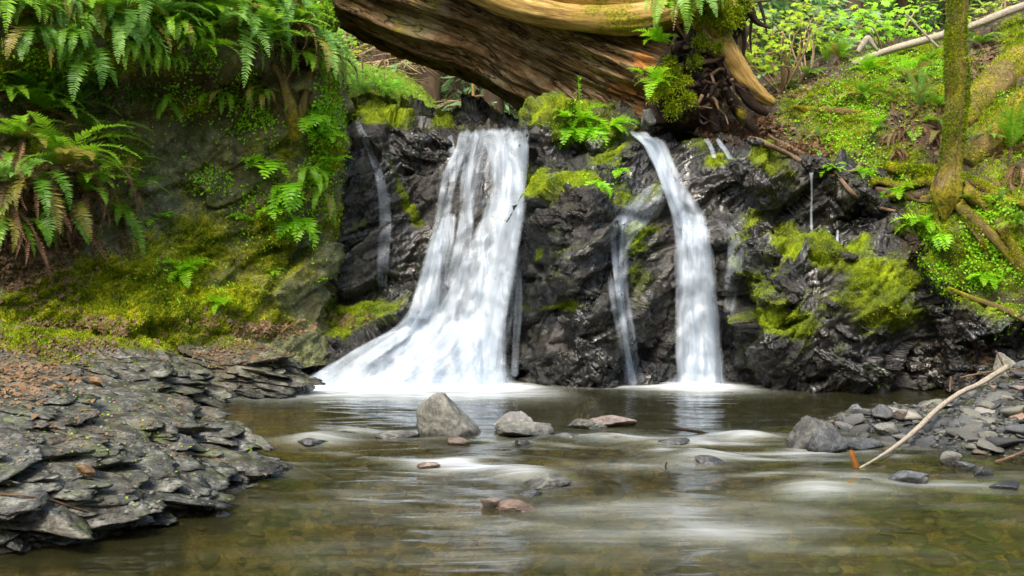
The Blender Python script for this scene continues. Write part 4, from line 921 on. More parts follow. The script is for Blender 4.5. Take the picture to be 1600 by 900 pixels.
for i, (px, D, z, H, lb, cr) in enumerate([(1168,13.5,1.9,6,'feathery pale green conifer just right of the root wad','cedar'),(1250,15.0,2.0,7.5,'drooping blue green conifer behind the lime maple leaves','cedar'),(1330,14.0,2.4,6.5,'soft green cedar behind the broken snag','cedar'),
        (1410,15.5,2.8,7,'green cedar rising behind the fallen trunk','cedar'),(1545,15.0,3.6,6,'hazy green conifer behind the right side of the mossy tree','cedar'),(1480,18,3.4,8,'tall pale green conifer directly behind the mossy tree','bush'),(1290,19,3.0,9,'far green tree between the cedars','bush'),(1640,16,3.8,7,'conifer at the right edge of the slope','cedar'),
        (1100,17,2.2,8,'far conifer seen through the gap under the root wad','bush')]):
    conifer('conifer', xz(px, D), D, z, H, lb, 40 + i, cr, 2.1, 95, .0, (.20, .055), 60, .45, group=G2)
G3 = 'conifers beyond the left bank'
for i, (px, D, z, H, lb, kind) in enumerate([(596,15.5,2.2,8,'bare tan twigged conifer with a brown trunk under the log','dead'),(668,15.0,2.0,8,'bare tan twigged conifer in the middle of the gap under the log','dead'),(540,16,2.4,8,'bare twigged conifer beside the left bank','dead'),(700,17,2.0,9,'dead twigged conifer behind the thin pale pole','dead'),
        (632,19,2.6,9,'grey brown conifer farthest back under the log','dead'),(768,14.2,1.7,7,'green drooping conifer low under the log','cedar'),(735,18,2.0,8,'dark trunked green conifer above the broad fall','cedar'),(520,18.5,2.6,9,'green tree behind the ferny edge of the bank','bush'),(590,23,4,10,'far green tree under the log','bush'),(820,19,2,9,'green conifer hidden mostly by the log','cedar'),(680,24,4,10,'far pale tree seen in the gap under the log','bush')]):
    if kind == 'dead': conifer('bare_conifer', xz(px, D), D, z, H, lb, 70 + i, spread=1.6, nb=110, per=5, leaf=(.1, .03), crown='bush', twigs=True, droop=.35, trunk_r=.17, group=G3)
    else: conifer('conifer', xz(px, D), D, z, H, lb, 70 + i, kind, 1.7, 85, .0, (.20, .055), 55, .45, group=G3)
o = -np.array([xz(742, 12.5), 12.5, 1.9])
wood_on('sapling', [(742,205,3),(741,170,3),(739,140,2.5),(738,90,2.2)], 'limb', 'thin pale upright sapling trunk in the gap above the broad fall', 'tree', D=12.5, seg=8)
# trees standing high over the far hillside close the sky
G4 = 'tall trees on the far hillside'
for i in range(26):
    D = 26 + (i * 7) % 16; px = -150 + i * 76; z = 1.6 + .42 * (D - 13)
    conifer('tall_conifer', xz(px, D), D, z - .3, 12 + i % 4, 'tall conifer in the far trees on the hillside', 120 + i, 'bush' if i % 3 else 'cedar', 3.0, 80, .0, (.55, .17), 34, .4, .25, group=G4)

def mossy(ob, count, seed, L=.018, w=.006, cover=.15):
    """moss hairs growing on the upper sides of a trunk or root"""
    V = np.array([v.co[:] for v in ob.data.vertices]); N = np.array([v.normal[:] for v in ob.data.vertices]); r = np.random.default_rng(seed)
    m = np.clip(fbm(V * 4 + seed, 3) * 1.6 + cover + N[:, 2] * .5, 0, 1) + 1e-6; k = r.choice(len(V), count, p=m / m.sum())
    P = V[k] + r.normal(size=(count, 3)) * .008; B, F, var = blades(P, N[k], L, w, .6, 0, seed)
    o = link('moss_cover', mesh_np('moss_cover', B, F, M['moss'], {'var': var}, smooth=False), ob)
for _i, _o in enumerate([o for o in COL.objects if o.name.startswith('mossy_log')]): mossy(_o, 7000, 30 + _i, .022, .007)
for _i, _o in enumerate([o for o in tr.children if o.name.startswith('root')]): mossy(_o, 2200, 40 + _i, .016, .006, .0)
# ================================================================ ferns and leafy plants
def frond_geo(L, a0, a1, npair, pl, pw, seed, wid=1.0, sag=.25, taper=1.0, jag=0.0, bare=.06):
    """frond growing along +X, arching in Z; pinnae as small pointed leaves both sides"""
    r = np.random.default_rng(seed); n = 26; s = np.linspace(0, 1, n); a = R(a0) + (R(a1) - R(a0)) * s ** .9
    dx = np.cos(a) * L / n; dz = np.sin(a) * L / n; side = np.cumsum(np.cumsum(r.normal(size=n)) * .0008 * L)
    C = np.stack([np.cumsum(dx) - dx[0], side, np.cumsum(dz) - dz[0]], 1); T = unit(np.gradient(C, axis=0)); Nn = unit(np.cross(T, [0, 1, 0])) * -1
    parts = []; var = []
    # rachis
    w = (L * .007 * (1 - s * .8))[:, None]; S = np.array([[0, 1.0, 0]])
    V = np.stack([C - S * w, C + Nn * w * 1.2, C + S * w], 1).reshape(-1, 3); I = np.arange(n - 1)
    F = np.concatenate([np.stack([I*3, I*3+1, I*3+4, I*3+3], 1), np.stack([I*3+1, I*3+2, I*3+5, I*3+4], 1)])
    parts.append((V, [F])); var.append(np.zeros(len(V)))
    t = np.linspace(bare, .99, npair)
    for sg in (-1, 1):
        tt = t + r.normal(size=npair) * .003
        P = np.stack([np.interp(tt, s, C[:, i]) for i in range(3)], 1); Tt = unit(np.stack([np.interp(tt, s, T[:, i]) for i in range(3)], 1)); N3 = unit(np.stack([np.interp(tt, s, Nn[:, i]) for i in range(3)], 1))
        prof = np.minimum(1, (tt - bare + .06) / .22) ** .6 * (1 - ((tt - .25).clip(0) / .76) ** 1.6) ** .8 * taper + .03
        ln = L * pl * prof * r.uniform(.85, 1.1, npair); ww = L * pw * (prof * .6 + .4) * wid
        d = unit(np.array([[0, sg, 0]]) + Tt * (.28 + .25 * tt[:, None]) + N3 * r.uniform(-.25, .12, (npair, 1)) + r.normal(size=(npair, 3)) * .07)
        ws = unit(Tt - d * (Tt * d).sum(1, keepdims=True)); dn = N3 * -1
        l = ln[:, None]; w2 = ww[:, None]
        A = P - ws * w2 * .35; B = P + ws * w2 * .35; C1 = P + d * l * .5 + dn * l * sag * .15; Cm = C1 - ws * w2 * .5; Cp = C1 + ws * w2 * .5; E = P + d * l + dn * l * sag * .5 + ws * w2 * .3
        V = np.stack([A, Cm, E, Cp, B], 1).reshape(-1, 3); k = np.arange(npair) * 5
        parts.append((V, [np.stack([k, k+1, k+3, k+4], 1), np.stack([k+1, k+2, k+3], 1)])); var.append(np.repeat(r.random(npair) * .5, 5))
    V, F = merge(parts); return V, F, np.concatenate(var)
def fmesh(nm, mat, *a, **k):
    V, F, v = frond_geo(*a, **k); return mesh_np(nm, V, F, M[mat], {'var': v}, smooth=False)
FR = {}
for mat in ('fern', 'fern_dark', 'fern_blue', 'fern_old'):
    FR[mat, 'hang'] = [fmesh('frond', mat, 1, a0, a1, 30, .15, .030, 10 + i) for i, (a0, a1) in enumerate([(35, -95), (55, -100), (10, -90), (-10, -88)])]
    FR[mat, 'arch'] = [fmesh('frond', mat, 1, a0, a1, 32, .13, .027, 20 + i) for i, (a0, a1) in enumerate([(62, -30), (48, -45), (75, -10), (30, -35)])]
    FR[mat, 'up'] = [fmesh('frond', mat, 1, a0, a1, 32, .14, .027, 30 + i) for i, (a0, a1) in enumerate([(82, 40), (70, 20), (88, 65)])]
for mat in ('herb',):
    FR[mat, 'arch'] = [fmesh('frond', mat, 1, a0, a1, 8, .36, .12, 40 + i, bare=.2) for i, (a0, a1) in enumerate([(50, -50), (30, -60), (65, -40)])]
    FR[mat, 'hang'] = [fmesh('frond', mat, 1, a0, a1, 9, .34, .11, 50 + i, bare=.2) for i, (a0, a1) in enumerate([(20, -95), (0, -85)])]
    FR[mat, 'fine'] = [fmesh('frond', mat, 1, a0, a1, 18, .26, .045, 60 + i) for i, (a0, a1) in enumerate([(60, -20), (40, -40), (20, -60)])]
DEADF = [fmesh('dead_frond', 'dead', 1, a0, a1, 26, .075, .030, 70 + i, sag=1.6) for i, (a0, a1) in enumerate([(0, -92), (-40, -92), (20, -95)])]
def fern(px, py, L, label, mat='fern', kind='hang', n=9, az=-90, spread=75, dead=0, cat='fern', name='sword_fern', group=None, seed=None, D=None, tilt=0, ls=.9):
    """px, py: where its crown sits on the ground; L: frond length in photo pixels at that depth"""
    r = random.Random(int(px * 7 + py * 3) if seed is None else seed)
    if D is None:
        h = hit(px, py)
        if h is None: return None
        p = h[0] + h[1] * .02
    else: p = Vector(W(px, py, D))
    t = thing(name, label, cat, p, group); S = L * p.y / FPX
    for i in range(n):
        me = r.choice(FR[('fern_old' if (mat != 'herb' and r.random() < .13) else mat), kind]); a = az + spread * (2 * (i + .5) / n - 1) + r.uniform(-12, 12)
        c = link('frond', me, t); c.rotation_euler = (R(r.uniform(-18, 18)), R(r.uniform(-12, 12) + tilt), R(a)); s = S * r.uniform(.65, 1.12) * (ls if False else 1); c.scale = (s, s * r.uniform(.85, 1.15), s)
    for i in range(dead):
        c = link('dead_frond', r.choice(DEADF), t); c.rotation_euler = (R(r.uniform(-30, 30)), R(r.uniform(-5, 15)), R(az + r.uniform(-spread, spread))); s = S * r.uniform(.5, 1.0); c.scale = (s, s, s)
    return t
GL = 'ferns hanging from the top of the left bank'
for a in [
 (6,-6,105,'sword fern draping down at the top left corner of the bank','fern','hang',9,-80,80,2),
 (50,-14,120,'long fronded fern draping over dead brown fronds near the top left corner','fern','hang',9,-85,80,3),
 (92,8,100,'fern beside a clump of brown dead fronds on the top of the left bank','fern_blue','hang',8,-75,70,3),
 (128,20,105,'pale green fern with overlapping drooping fronds on the bank top','fern_blue','hang',9,-80,80,0),
 (160,34,95,'fern hanging just below the pale green one with drooping fronds','fern','hang',9,-80,80,0),
 (192,30,100,'light fern spilling over the dark overhang of the left bank','fern_blue','hang',9,-75,80,0),
 (222,42,95,'fern with short curled fronds over the middle of the dark overhang','fern','hang',9,-80,80,0),
 (252,36,100,'fern with pale arching tips above the dark hollow of the bank','fern_blue','hang',9,-75,80,0),
 (282,48,90,'bright fern hanging over the dark hollow right of its middle','fern','hang',9,-80,80,0),
 (316,30,95,'fern below the small clump of dead brown fronds at the top edge','fern','hang',9,-70,80,0),
 (345,52,100,'pale fern trailing long fronds toward the waterfall side of the bank','fern_blue','hang',10,-65,70,0),
 (372,40,115,'long pale fern arching right over the end of the overhang','fern_blue','hang',10,-55,60,0),
 (402,76,95,'fern hanging low over the right end of the dark hollow','fern','hang',9,-65,70,0),
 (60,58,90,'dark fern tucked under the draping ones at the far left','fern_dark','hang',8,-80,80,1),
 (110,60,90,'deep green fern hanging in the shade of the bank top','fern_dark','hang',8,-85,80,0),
 (205,78,85,'small fern hanging in front of the shaded hollow','fern','hang',8,-80,70,0),
 (300,84,80,'small green fern below the row of hanging ferns','fern','hang',7,-80,70,0),
 (260,90,80,'fern with one yellow tipped frond in front of the hollow','fern','hang',7,-75,70,0),
 (448,46,80,'fern growing among brown dead fronds at the right of the bank top','fern','arch',9,-60,80,6),
 (486,64,85,'fern at the corner of the bank beside the fallen log','fern_blue','hang',10,-40,80,5),
 (508,96,75,'grey green fern hanging at the very corner of the bank over the gap','fern_blue','hang',8,-40,70,4),
 (470,92,70,'fern above the forked mossy stem at the bank corner','fern','hang',8,-70,80,4),
 (330,4,70,'fern upright behind the hanging row at the top edge','fern','arch',8,-70,90,0),
 (20,24,85,'fern at the left edge under the topmost one','fern','hang',8,-70,70,2),
 (70,-30,110,'fern high on the bank top crossing the edge of the picture at the left','fern','hang',9,-75,90,0),(150,-16,110,'fern leaning down from the top edge above the pale green one','fern','hang',9,-80,90,0),
 (215,0,100,'fern leaning down from the top edge over the light ferns','fern_blue','hang',9,-70,90,0),(275,2,95,'fern on the bank top just left of the dead brown clump','fern','hang',9,-80,90,0),
 (385,0,110,'fern at the top edge near the right end of the bank','fern','hang',9,-60,90,0),(432,10,90,'fern with fine tips left of the dead fronds at the bank end','fern_blue','hang',9,-60,80,3),(300,-6,60,'small clump of dead brown fronds at the top edge','fern','hang',0,-80,90,12)]:
    _h = (a[0] * 13 + a[1] * 7) % 10 / 10; fern(a[0] + 2, a[1] - 6, a[2] * (.85 + .5 * _h), a[3], a[4], 'arch' if (a[5] == 'hang' and _h > .75) else a[5], (a[6] + 2) if a[6] else 0, a[7] + 28 + 16 * _h, a[8] * .75, *a[9:], group=GL)
GM = 'ferns on the left bank'
for a in [
 (140,82,110,'two long hanging fern fronds below the shaded bank top','fern_dark','hang',5,-70,40,0),
 (124,160,75,'fern pointing right out of the dark hollow','fern','arch',6,-20,55,0),
 (20,150,125,'fern arching over the left edge of the picture with upright tips','fern','arch',10,-50,85,2),
 (28,215,120,'large fern with yellow green fronds arching left over brown leaves','fern','arch',11,-70,85,4),
 (95,262,150,'big sword fern spreading its fronds right over the rock face','fern','arch',13,-35,75,4),
 (130,300,120,'lower sword fern reaching right with slender fronds','fern','arch',10,-25,60,5),
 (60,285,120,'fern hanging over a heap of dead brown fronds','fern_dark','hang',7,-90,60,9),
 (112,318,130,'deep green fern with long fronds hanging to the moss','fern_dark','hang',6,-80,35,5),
 (8,330,90,'short fern frond cluster at the left edge above the dead fronds','fern','hang',5,-60,60,8),
 (40,350,110,'thick skirt of dead brown fern fronds at the left edge','fern_dark','hang',2,-80,60,12),
 (170,262,100,'brown dead fronds hanging behind the big sword fern','fern','hang',1,-70,60,9),(12,250,110,'rusty dead fronds at the left edge under the arching fern','fern','hang',1,-60,60,9),(210,300,80,'small arching fern right of the big sword fern','fern','arch',6,-40,70,3),
 (70,170,115,'arching fern between the draping ferns and the big sword fern','fern','arch',11,-50,85,2),(150,215,105,'light green fern spreading over the shaded rock at the left','fern','arch',10,-35,75,2),(20,290,110,'low fern cut by the left edge with drooping fronds','fern_blue','arch',9,-60,80,3),(215,250,70,'small fern rooted in the shaded rock','fern','arch',7,-50,80,0),(345,150,60,'fern hanging in the back of the dark hollow','fern','hang',7,-70,70,0),(265,160,60,'dim green fern in the middle of the hollow','fern','hang',7,-70,70,0),(410,150,70,'fern left of the forked mossy stem','fern','hang',8,-70,70,2),
 (185,330,110,'thin brown and green fern hanging over the moss slope','fern','hang',4,-75,40,6)]:
    fern(a[0], a[1], a[2], a[3], *a[4:], group=GM)
GH = 'leafy herbs on the bank beside the broad fall'
for a in [
 (412,262,60,'bright leafy herb spreading under the shaded rock','herb','arch',8,-80,85),(448,290,62,'bright herb with broad leaflets hanging beside the waterfall rocks','herb','hang',6,-80,60),
 (480,270,72,'sword shaped fronds hanging beside the bright herbs','fern','hang',7,-70,60),(500,300,66,'narrow hanging fern at the edge of the wet rock','fern','hang',5,-70,50),
 (462,345,62,'lime green herb with long drooping leaflets','herb','hang',7,-75,60),(430,330,44,'small pale herb on the dark shaded bank','herb','arch',6,-85,80),
 (282,425,60,'fine leaved green herb on the mossy slope','herb','fine',9,-60,90),(252,345,42,'small three leaved herb on the yellow moss','herb','arch',5,-50,80),
 (430,425,26,'tiny pale plant low on the shaded bank','herb','arch',4,-80,80),(340,475,46,'feathery green plant above the wet leaves at the foot of the bank','herb','fine',8,-60,90),
 (500,440,18,'tiniest bright plant on the black rock left of the fall','herb','arch',4,-80,60),(505,215,50,'small herb in the moss at the top corner of the bank','herb','arch',6,-60,80),
 (520,255,36,'round leaved herb on the mossy edge by the trickle','herb','arch',6,-60,80),(492,180,50,'tender herb below the forked mossy stem','herb','hang',6,-60,70),(375,345,30,'little herb with rounded leaflets over the ochre moss','herb','arch',5,-80,80)]:
    fern(a[0], a[1], a[2], a[3], a[4], a[5], a[6], a[7], a[8], 0, 'plant' if a[4] == 'herb' else 'fern', 'leafy_herb' if a[4] == 'herb' else 'sword_fern', GH)
GC = 'plants on the rock between the falls'
for a in [
 (905,186,60,'bushy bright herb on the moss cap between the falls','herb','fine',10,-70,100),(925,200,50,'trailing herb over the right side of the moss cap','herb','hang',8,-60,80),(890,200,46,'small herb hanging from the front of the moss cap','herb','hang',6,-90,60),
 (950,198,55,'grassy herb pointing right from the moss cap','herb','fine',7,-20,50),(930,286,40,'herb trailing from the lower moss ledge','herb','hang',6,-70,60),(964,264,26,'small drooping herb left of the narrow fall','herb','hang',5,-80,60),(880,182,36,'tufted herb behind the moss cap','herb','fine',6,-90,90)]:
    fern(a[0], a[1], a[2], a[3], a[4], a[5], a[6], a[7], a[8], 0, 'plant', 'leafy_herb', GC)
GW = 'ferns on the root wad'
for a in [(1062,-20,118,'long green fern hanging down the left side of the root wad','fern','hang',8,-100,45,2,8.6),(1092,-18,95,'blue green fern hanging over the front of the root wad','fern_blue','hang',7,-90,50,2,8.55),
          (1048,14,90,'yellow green fern hanging next to the golden limb','fern','hang',6,-100,45,1,8.6),(1030,66,52,'small upright fern between the log and the root wad','herb','fine',8,-100,90,0,8.6),
          (1004,118,32,'tiny fern on the log left of the root wad','herb','fine',4,-160,40,0,8.7),(1024,128,60,'slender leafy stems beside the mossy root','herb','fine',6,-80,90,0,8.55),(1078,-30,110,'drooping fern high on the root wad','fern','hang',8,-90,70,0,8.6)]:
    fern(a[0], a[1], a[2], a[3], a[4], a[5], a[6], a[7], a[8], a[9], 'fern', 'sword_fern', GW, D=a[10])
GR = 'ferns on the right slope'
for a in [
 (1292,98,52,'dark fern with upright fronds beside the pale snag','fern','up',9,-90,110,3),(1312,92,56,'spreading fern under the fallen trunk','fern','arch',10,-60,110,2),(1262,120,50,'fern with brown old fronds on the forest floor','fern','arch',8,-100,100,8),
 (1235,138,50,'fern beside the dark soil behind the golden root','fern_blue','arch',8,-120,80,7),(1208,118,48,'pale fern close to the foot of the root wad','fern','arch',8,-110,90,2),(1452,100,58,'small bright fern left of the mossy trunk','fern','arch',8,-90,100,2),
 (1440,168,66,'soft green fern on the moss left of the trunk','fern_blue','up',9,-90,110,4),(1462,168,60,'fern touching the left side of the mossy trunk','fern','arch',8,-70,90,6),(1395,160,50,'narrow fern lying along the mossy mound','fern','arch',6,-130,70,2),
 (1436,196,78,'thick curtain of dead brown fronds left of the mossy trunk','fern','hang',2,-90,60,15),(1412,205,60,'dead brown fern hanging over the dark bank','fern','hang',1,-90,60,11),(1462,214,70,'dead fronds with a green tip beside the trunk','fern','hang',2,-90,60,11),
 (1578,236,88,'tall sword fern with upright fronds at the right edge','fern','up',9,-90,80,6),(1548,228,58,'sword fern spreading left at the right edge','fern_blue','arch',8,-140,60,2),(1588,262,70,'brown skirt of dead fronds under the tall fern','fern','hang',1,-90,50,13),
 (1280,216,40,'small fern with three pale fronds on the shaded moss','fern_blue','arch',5,-60,110,0),(1275,240,30,'single drooping blue green frond over the soil','fern_blue','hang',2,-80,30,0),(1370,200,42,'tiny fern clinging to the dark bank','herb','fine',6,-90,90,0),
 (1446,348,52,'bright rosette of long leaves on the bank under the tree','herb','fine',11,-90,110,0),(1470,366,40,'hanging bright leaves right of the leafy rosette','herb','hang',6,-70,60,0),(1488,300,44,'small blue green fern in the roots of the mossy tree','fern_blue','hang',6,-90,60,0),
 (1555,318,44,'fern standing behind the mossy roots','fern_blue','up',4,-90,50,0),(1540,430,44,'light herb on the green bank at the right','herb','fine',7,-110,80,0),(1345,272,34,'little trailing herb beside the arched root','herb','fine',6,-90,90,0),
 (1300,268,32,'leafy herb at the edge of the black rock','herb','arch',6,-90,90,0),(1412,300,48,'light green herb in front of the short branch end','herb','fine',7,-80,90,0),(1355,110,46,'bright fern in front of the fallen trunk','herb','fine',7,-90,100,0),(1560,140,46,'fern on the slope at the right of the trunk','fern','arch',7,-90,100,6),
 (1350,150,70,'broad green fern on top of the mossy mound','fern','arch',9,-90,110,2),(1420,130,64,'fern between the mossy mound and the trunk','fern','arch',9,-90,110,3),(1530,70,54,'fern below the fallen trunk at the upper right','fern','arch',9,-90,110,3),(1600,200,70,'fern cut by the right edge above the mossy log','fern','arch',9,-110,80,2),(1520,320,50,'fern behind the roots of the mossy tree','fern','arch',7,-90,100,0),(1590,350,56,'fern among small leaves at the right edge','fern','arch',8,-110,80,0),(1235,176,40,'small fern beside the half buried log','fern','arch',7,-90,110,0),
 (1400,235,60,'skirt of brown fronds over the mossy bank','fern','hang',0,-90,60,9),(1530,110,40,'brown dead fern on the litter slope','fern','hang',1,-90,90,9)]:
    fern(a[0], a[1], a[2], a[3], a[4], a[5], a[6], a[7], a[8], a[9], 'plant' if a[4] == 'herb' else 'fern', 'leafy_herb' if a[4] == 'herb' else 'sword_fern', GR)

# ---- leaves of the lime maple and other leafy sprays: palmate leaves, each a pointed star
def palmate(P, N, s, r, lobes=7):
    n = len(P); N = unit(N); a = unit(np.cross(N, r.normal(size=(n, 3)))); b = np.cross(N, a)
    k = 2 * lobes; th = np.linspace(0, 2 * np.pi, k, endpoint=False); rad = np.where(np.arange(k) % 2 == 0, 1.0, .58); rad[k // 2 + (k // 2) % 2] *= .5
    ring = P[:, None] + (np.cos(th)[None, :, None] * a[:, None] + np.sin(th)[None, :, None] * b[:, None]) * rad[None, :, None] * s[:, None, None] - N[:, None] * (s[:, None, None] * .22 * (rad[None, :, None] > .9))
    V = np.concatenate([P[:, None], ring], 1).reshape(-1, 3); j = np.arange(k); T = np.stack([np.zeros(k, int), 1 + j, 1 + (j + 1) % k], 1)
    F = (T[None] + (np.arange(n) * (k + 1))[:, None, None]).reshape(-1, 3)
    return V, F, np.repeat(r.random(n), k + 1)
def maple(px, py, D, label, cl, seed, name='maple_shrub', mat='maple', s=.045, k=14, group='lime green maples', rad=15):
    r = np.random.default_rng(seed); base = W(px, py, D); t = thing(name, label, 'shrub', tuple(base), group); Ps = []; st = []
    for (x, y) in cl:
        c = W(x, y, D + r.uniform(-.4, .4)) - base
        mid = c * .5 + np.array([0, 0, .25]) + r.normal(size=3) * .1
        st.append(tube([[0, 0, 0], mid, c], [.012, .008, .003], 5, 10, cap=False)[:2])
        Ps.append(c + r.normal(size=(k, 3)) * rad * D / FPX * np.array([1, 1, .55]))
    V, F = merge(st); link('stem', mesh_np('stem', V, F, M['twig'], {'var': np.zeros(len(V))}), t)
    P = np.concatenate(Ps); N = np.array([0, -.55, .8]) + r.normal(size=(len(P), 3)) * .35
    V, F, v = palmate(P, N, s * r.uniform(.6, 1.25, len(P)), r); link('foliage', mesh_np('foliage', V, F, M[mat], {'var': v}, smooth=False), t)
maple(1222, 150, 10.6, 'lime green vine maple with star shaped leaves right of the root wad', [(1172,38),(1196,62),(1240,20),(1262,6),(1275,52),(1222,66),(1212,88),(1180,88),(1204,102),(1250,38),(1290,32),(1190,20),(1225,40),(1170,84)], 3, k=17, rad=13)
maple(1262, 140, 11.4, 'small bright maple above the fern on the slope', [(1285,8),(1262,28),(1300,20),(1242,70),(1278,70)], 4, k=10)
maple(1135, 200, 10.4, 'lime green shrub glowing through the gap between the roots', [(1118,130),(1124,150),(1120,170),(1132,160),(1112,180),(1128,184),(1140,150)], 5, k=22, rad=9, s=.03)
maple(560, 180, 12.3, 'light green leafy shrub on the upstream mound', [(530,60),(545,120),(560,130),(590,126),(610,130),(520,140),(620,150),(575,140),(540,150),(600,140)], 6, mat='herb', k=40, rad=16, s=.04, group=None)
maple(530, 60, 12.6, 'bright twiggy shrub where the log meets the left bank', [(512,50),(526,64),(540,70),(520,80),(550,82),(530,92)], 7, mat='maple', k=12, rad=10, s=.04, group=None)
maple(1385, 100, 12.0, 'green leafy shrub beyond the fallen trunk', [(1350,50),(1380,30),(1410,20),(1440,40),(1340,20),(1390,55),(1450,10),(1320,40)], 8, mat='herb', k=26, rad=20, s=.05, group=None)
maple(1570, 60, 13.0, 'pale green leafy shrub at the top right', [(1530,0),(1550,20),(1580,5),(1560,40),(1600,20),(1520,30)], 9, mat='bush', k=26, rad=18, s=.05, group=None)

# stems at the corner of the left bank, tall weed on the moss cap
def stems(name, label, cat, L, mat, moss=.1, group=None):
    t = None
    for q in L:
        P = on(q, .6)
        if t is None: t = thing(name, label, cat, tuple(P[0][:3])); o = P[0][:3]
        V, F, uv = tube([[p[0]-o[0], p[1]-o[1], p[2]-o[2]] for p in P], [p[3] for p in P], 12, 40, groove(1.2, .25, 3, .3, q[0][0]))
        link('stem', mesh_np('stem', V, F, M[mat], {'moss': np.full(len(V), moss)}, uv), t)
stems('forked_stem', 'forked mossy stem growing up the corner of the left bank', 'stem', [[(462,215,11),(456,180,10),(450,150,9),(440,120,7),(425,100,5)], [(462,212,10),(470,180,8),(476,150,7),(484,120,5),(490,100,3)]], 'bark')
tw = thing('tall_weed', 'tall thin flowering weed standing on the moss cap before the log', 'plant', tuple(W(904, 185, 8.5)))
o = W(904, 185, 8.5)
V, F, uv = tube([W(904,185,8.5)-o, W(905,150,8.5)-o, W(903,118,8.5)-o], [.006,.004,.002], 5, 16); link('stem', mesh_np('stem', V, F, M['herb'], {'var': np.zeros(len(V))}), tw)
_r = np.random.default_rng(4); P = np.stack([W(904 + _r.normal() * 2.2, y, 8.5) - o for y in np.linspace(178, 118, 34)]); V, F = leafset(P, unit(_r.normal(size=(34, 3))), unit(_r.normal(size=(34, 3))), _r.uniform(.02, .05, 34), np.full(34, .014)); link('foliage', mesh_np('foliage', V, F, M['herb'], {'var': np.repeat(_r.random(34), 4)}, smooth=False), tw)

# ---- litter, small leaves and ground cover: nobody could count them
def litter(key, count, seed, s, label, field=3, thr=.45, region=None, lift=.006, mat='litter'):
    G, N, mo, so_, pad = SH[key]; m = np.clip(SH[key][field] - thr, 0, 1); px, py = proj(np.maximum(G, [[-99, .5, -99]]))
    m = m * ((px > -80) & (px < 1680) & (py > -60) & (py < 960)) * np.clip(N[..., 2] + .55, 0, 1)
    if region: m = m * np.clip(blobs(px, py, region), 0, 1) ** 2
    P, Nn, _ = scatter_grid(G, N, m, count, seed); r = np.random.default_rng(seed)
    V, F, v = palmate(P + Nn * lift, Nn * .8 + r.normal(size=P.shape) * .45 + np.array([0, -.1, .3]), s * r.uniform(.4, 1.3, len(P)), r, 5)
    link('leaf_litter', mesh_np('leaf_litter', V, F, M[mat], {'var': v}, smooth=False), kind='stuff', label=label)
litter('left_bank', 4200, 61, .024, 'fallen brown leaves caught on the left bank', 3, .1, [(100,520,150,35),(40,400,80,80),(400,515,70,14),(330,500,40,25,.8),(90,330,120,80,.7),(250,500,100,40,.3)])
litter('rock_shelf', 3600, 62, .020, 'fallen brown leaves on the rock shelf', 3, -.5, [(40,560,60,50),(20,610,50,30),(110,540,100,14),(300,540,150,14,.6),(400,520,80,12)])
litter('rock_shelf', 700, 66, .013, 'scattered leaf bits on the grey shelf rock', 3, -2, [(150,680,300,110)])
litter('right_slope', 4600, 63, .030, 'brown litter on the right slope', 3, .1, [(1250,150,70,24),(1540,110,60,50),(1420,180,60,90,.8),(1180,220,90,40,.8),(1560,260,40,60,.6),(1360,280,90,30,.6),(1300,130,90,20,.7)])
litter('rock_face', 350, 64, .028, 'few leaves stranded low on the wet rocks', 3, -2, [(520,500,60,10),(1540,560,60,25)])
def cover(key, count, seed, s, region, label, mat='herb', lift=.02):
    G, N, mo, so_, pad = SH[key]; px, py = proj(np.maximum(G, [[-99, .5, -99]])); m = np.clip(blobs(px, py, region), 0, 1) ** 2 * np.clip(.5 + 2 * fbm(G * 3 + seed, 3), 0, 1)
    P, Nn, _ = scatter_grid(G, N, m, count, seed); r = np.random.default_rng(seed)
    U = unit(Nn * .3 + r.normal(size=P.shape) * .8 + np.array([0, -.3, -.1])); Wd = unit(np.cross(U, Nn + r.normal(size=P.shape) * .3))
    V, F = leafset(P + Nn * lift * r.uniform(.2, 1.6, (len(P), 1)), U, Wd, s * r.uniform(.6, 1.4, len(P)), s * .62 * r.uniform(.7, 1.3, len(P)))
    link('ground_cover', mesh_np('ground_cover', V, F, M[mat], {'var': np.repeat(r.random(len(P)), 4)}, smooth=False), kind='stuff', label=label)
cover('right_slope', 9000, 71, .026, [(1500,400,70,50),(1560,380,60,60,.9),(1440,300,60,30,.6),(1350,270,60,24,.6),(1330,190,90,60,.5),(1420,110,70,20,.8),(1600,200,50,60,.5)], 'small leaved ground cover on the right bank')
cover('rock_face', 5000, 72, .022, [(1500,420,60,50),(1560,470,50,40),(905,200,44,24,1),(920,290,30,14,.9),(505,240,30,90,.7)], 'small green leaves over the mossy rock tops')
cover('left_bank', 15000, 73, .028, [(300,150,90,40,.5),(150,230,70,50,.5),(400,180,50,70,.6),(350,90,120,40,.7),(500,230,34,110,1),(250,10,300,30,.9),(60,70,90,60,.7),(300,440,70,40,.5),(420,330,60,70,.5),(340,280,60,30,.6),(500,60,30,40,.6)], 'small green leaves on the left bank', 'herb')
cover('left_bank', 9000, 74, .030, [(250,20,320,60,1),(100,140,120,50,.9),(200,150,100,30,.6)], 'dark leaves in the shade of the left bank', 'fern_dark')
cover('right_slope', 6000, 75, .05, [(1180,225,80,34),(1240,240,70,20),(1130,210,40,16)], 'dry needles and bits on the dark soil', 'dead', .006)
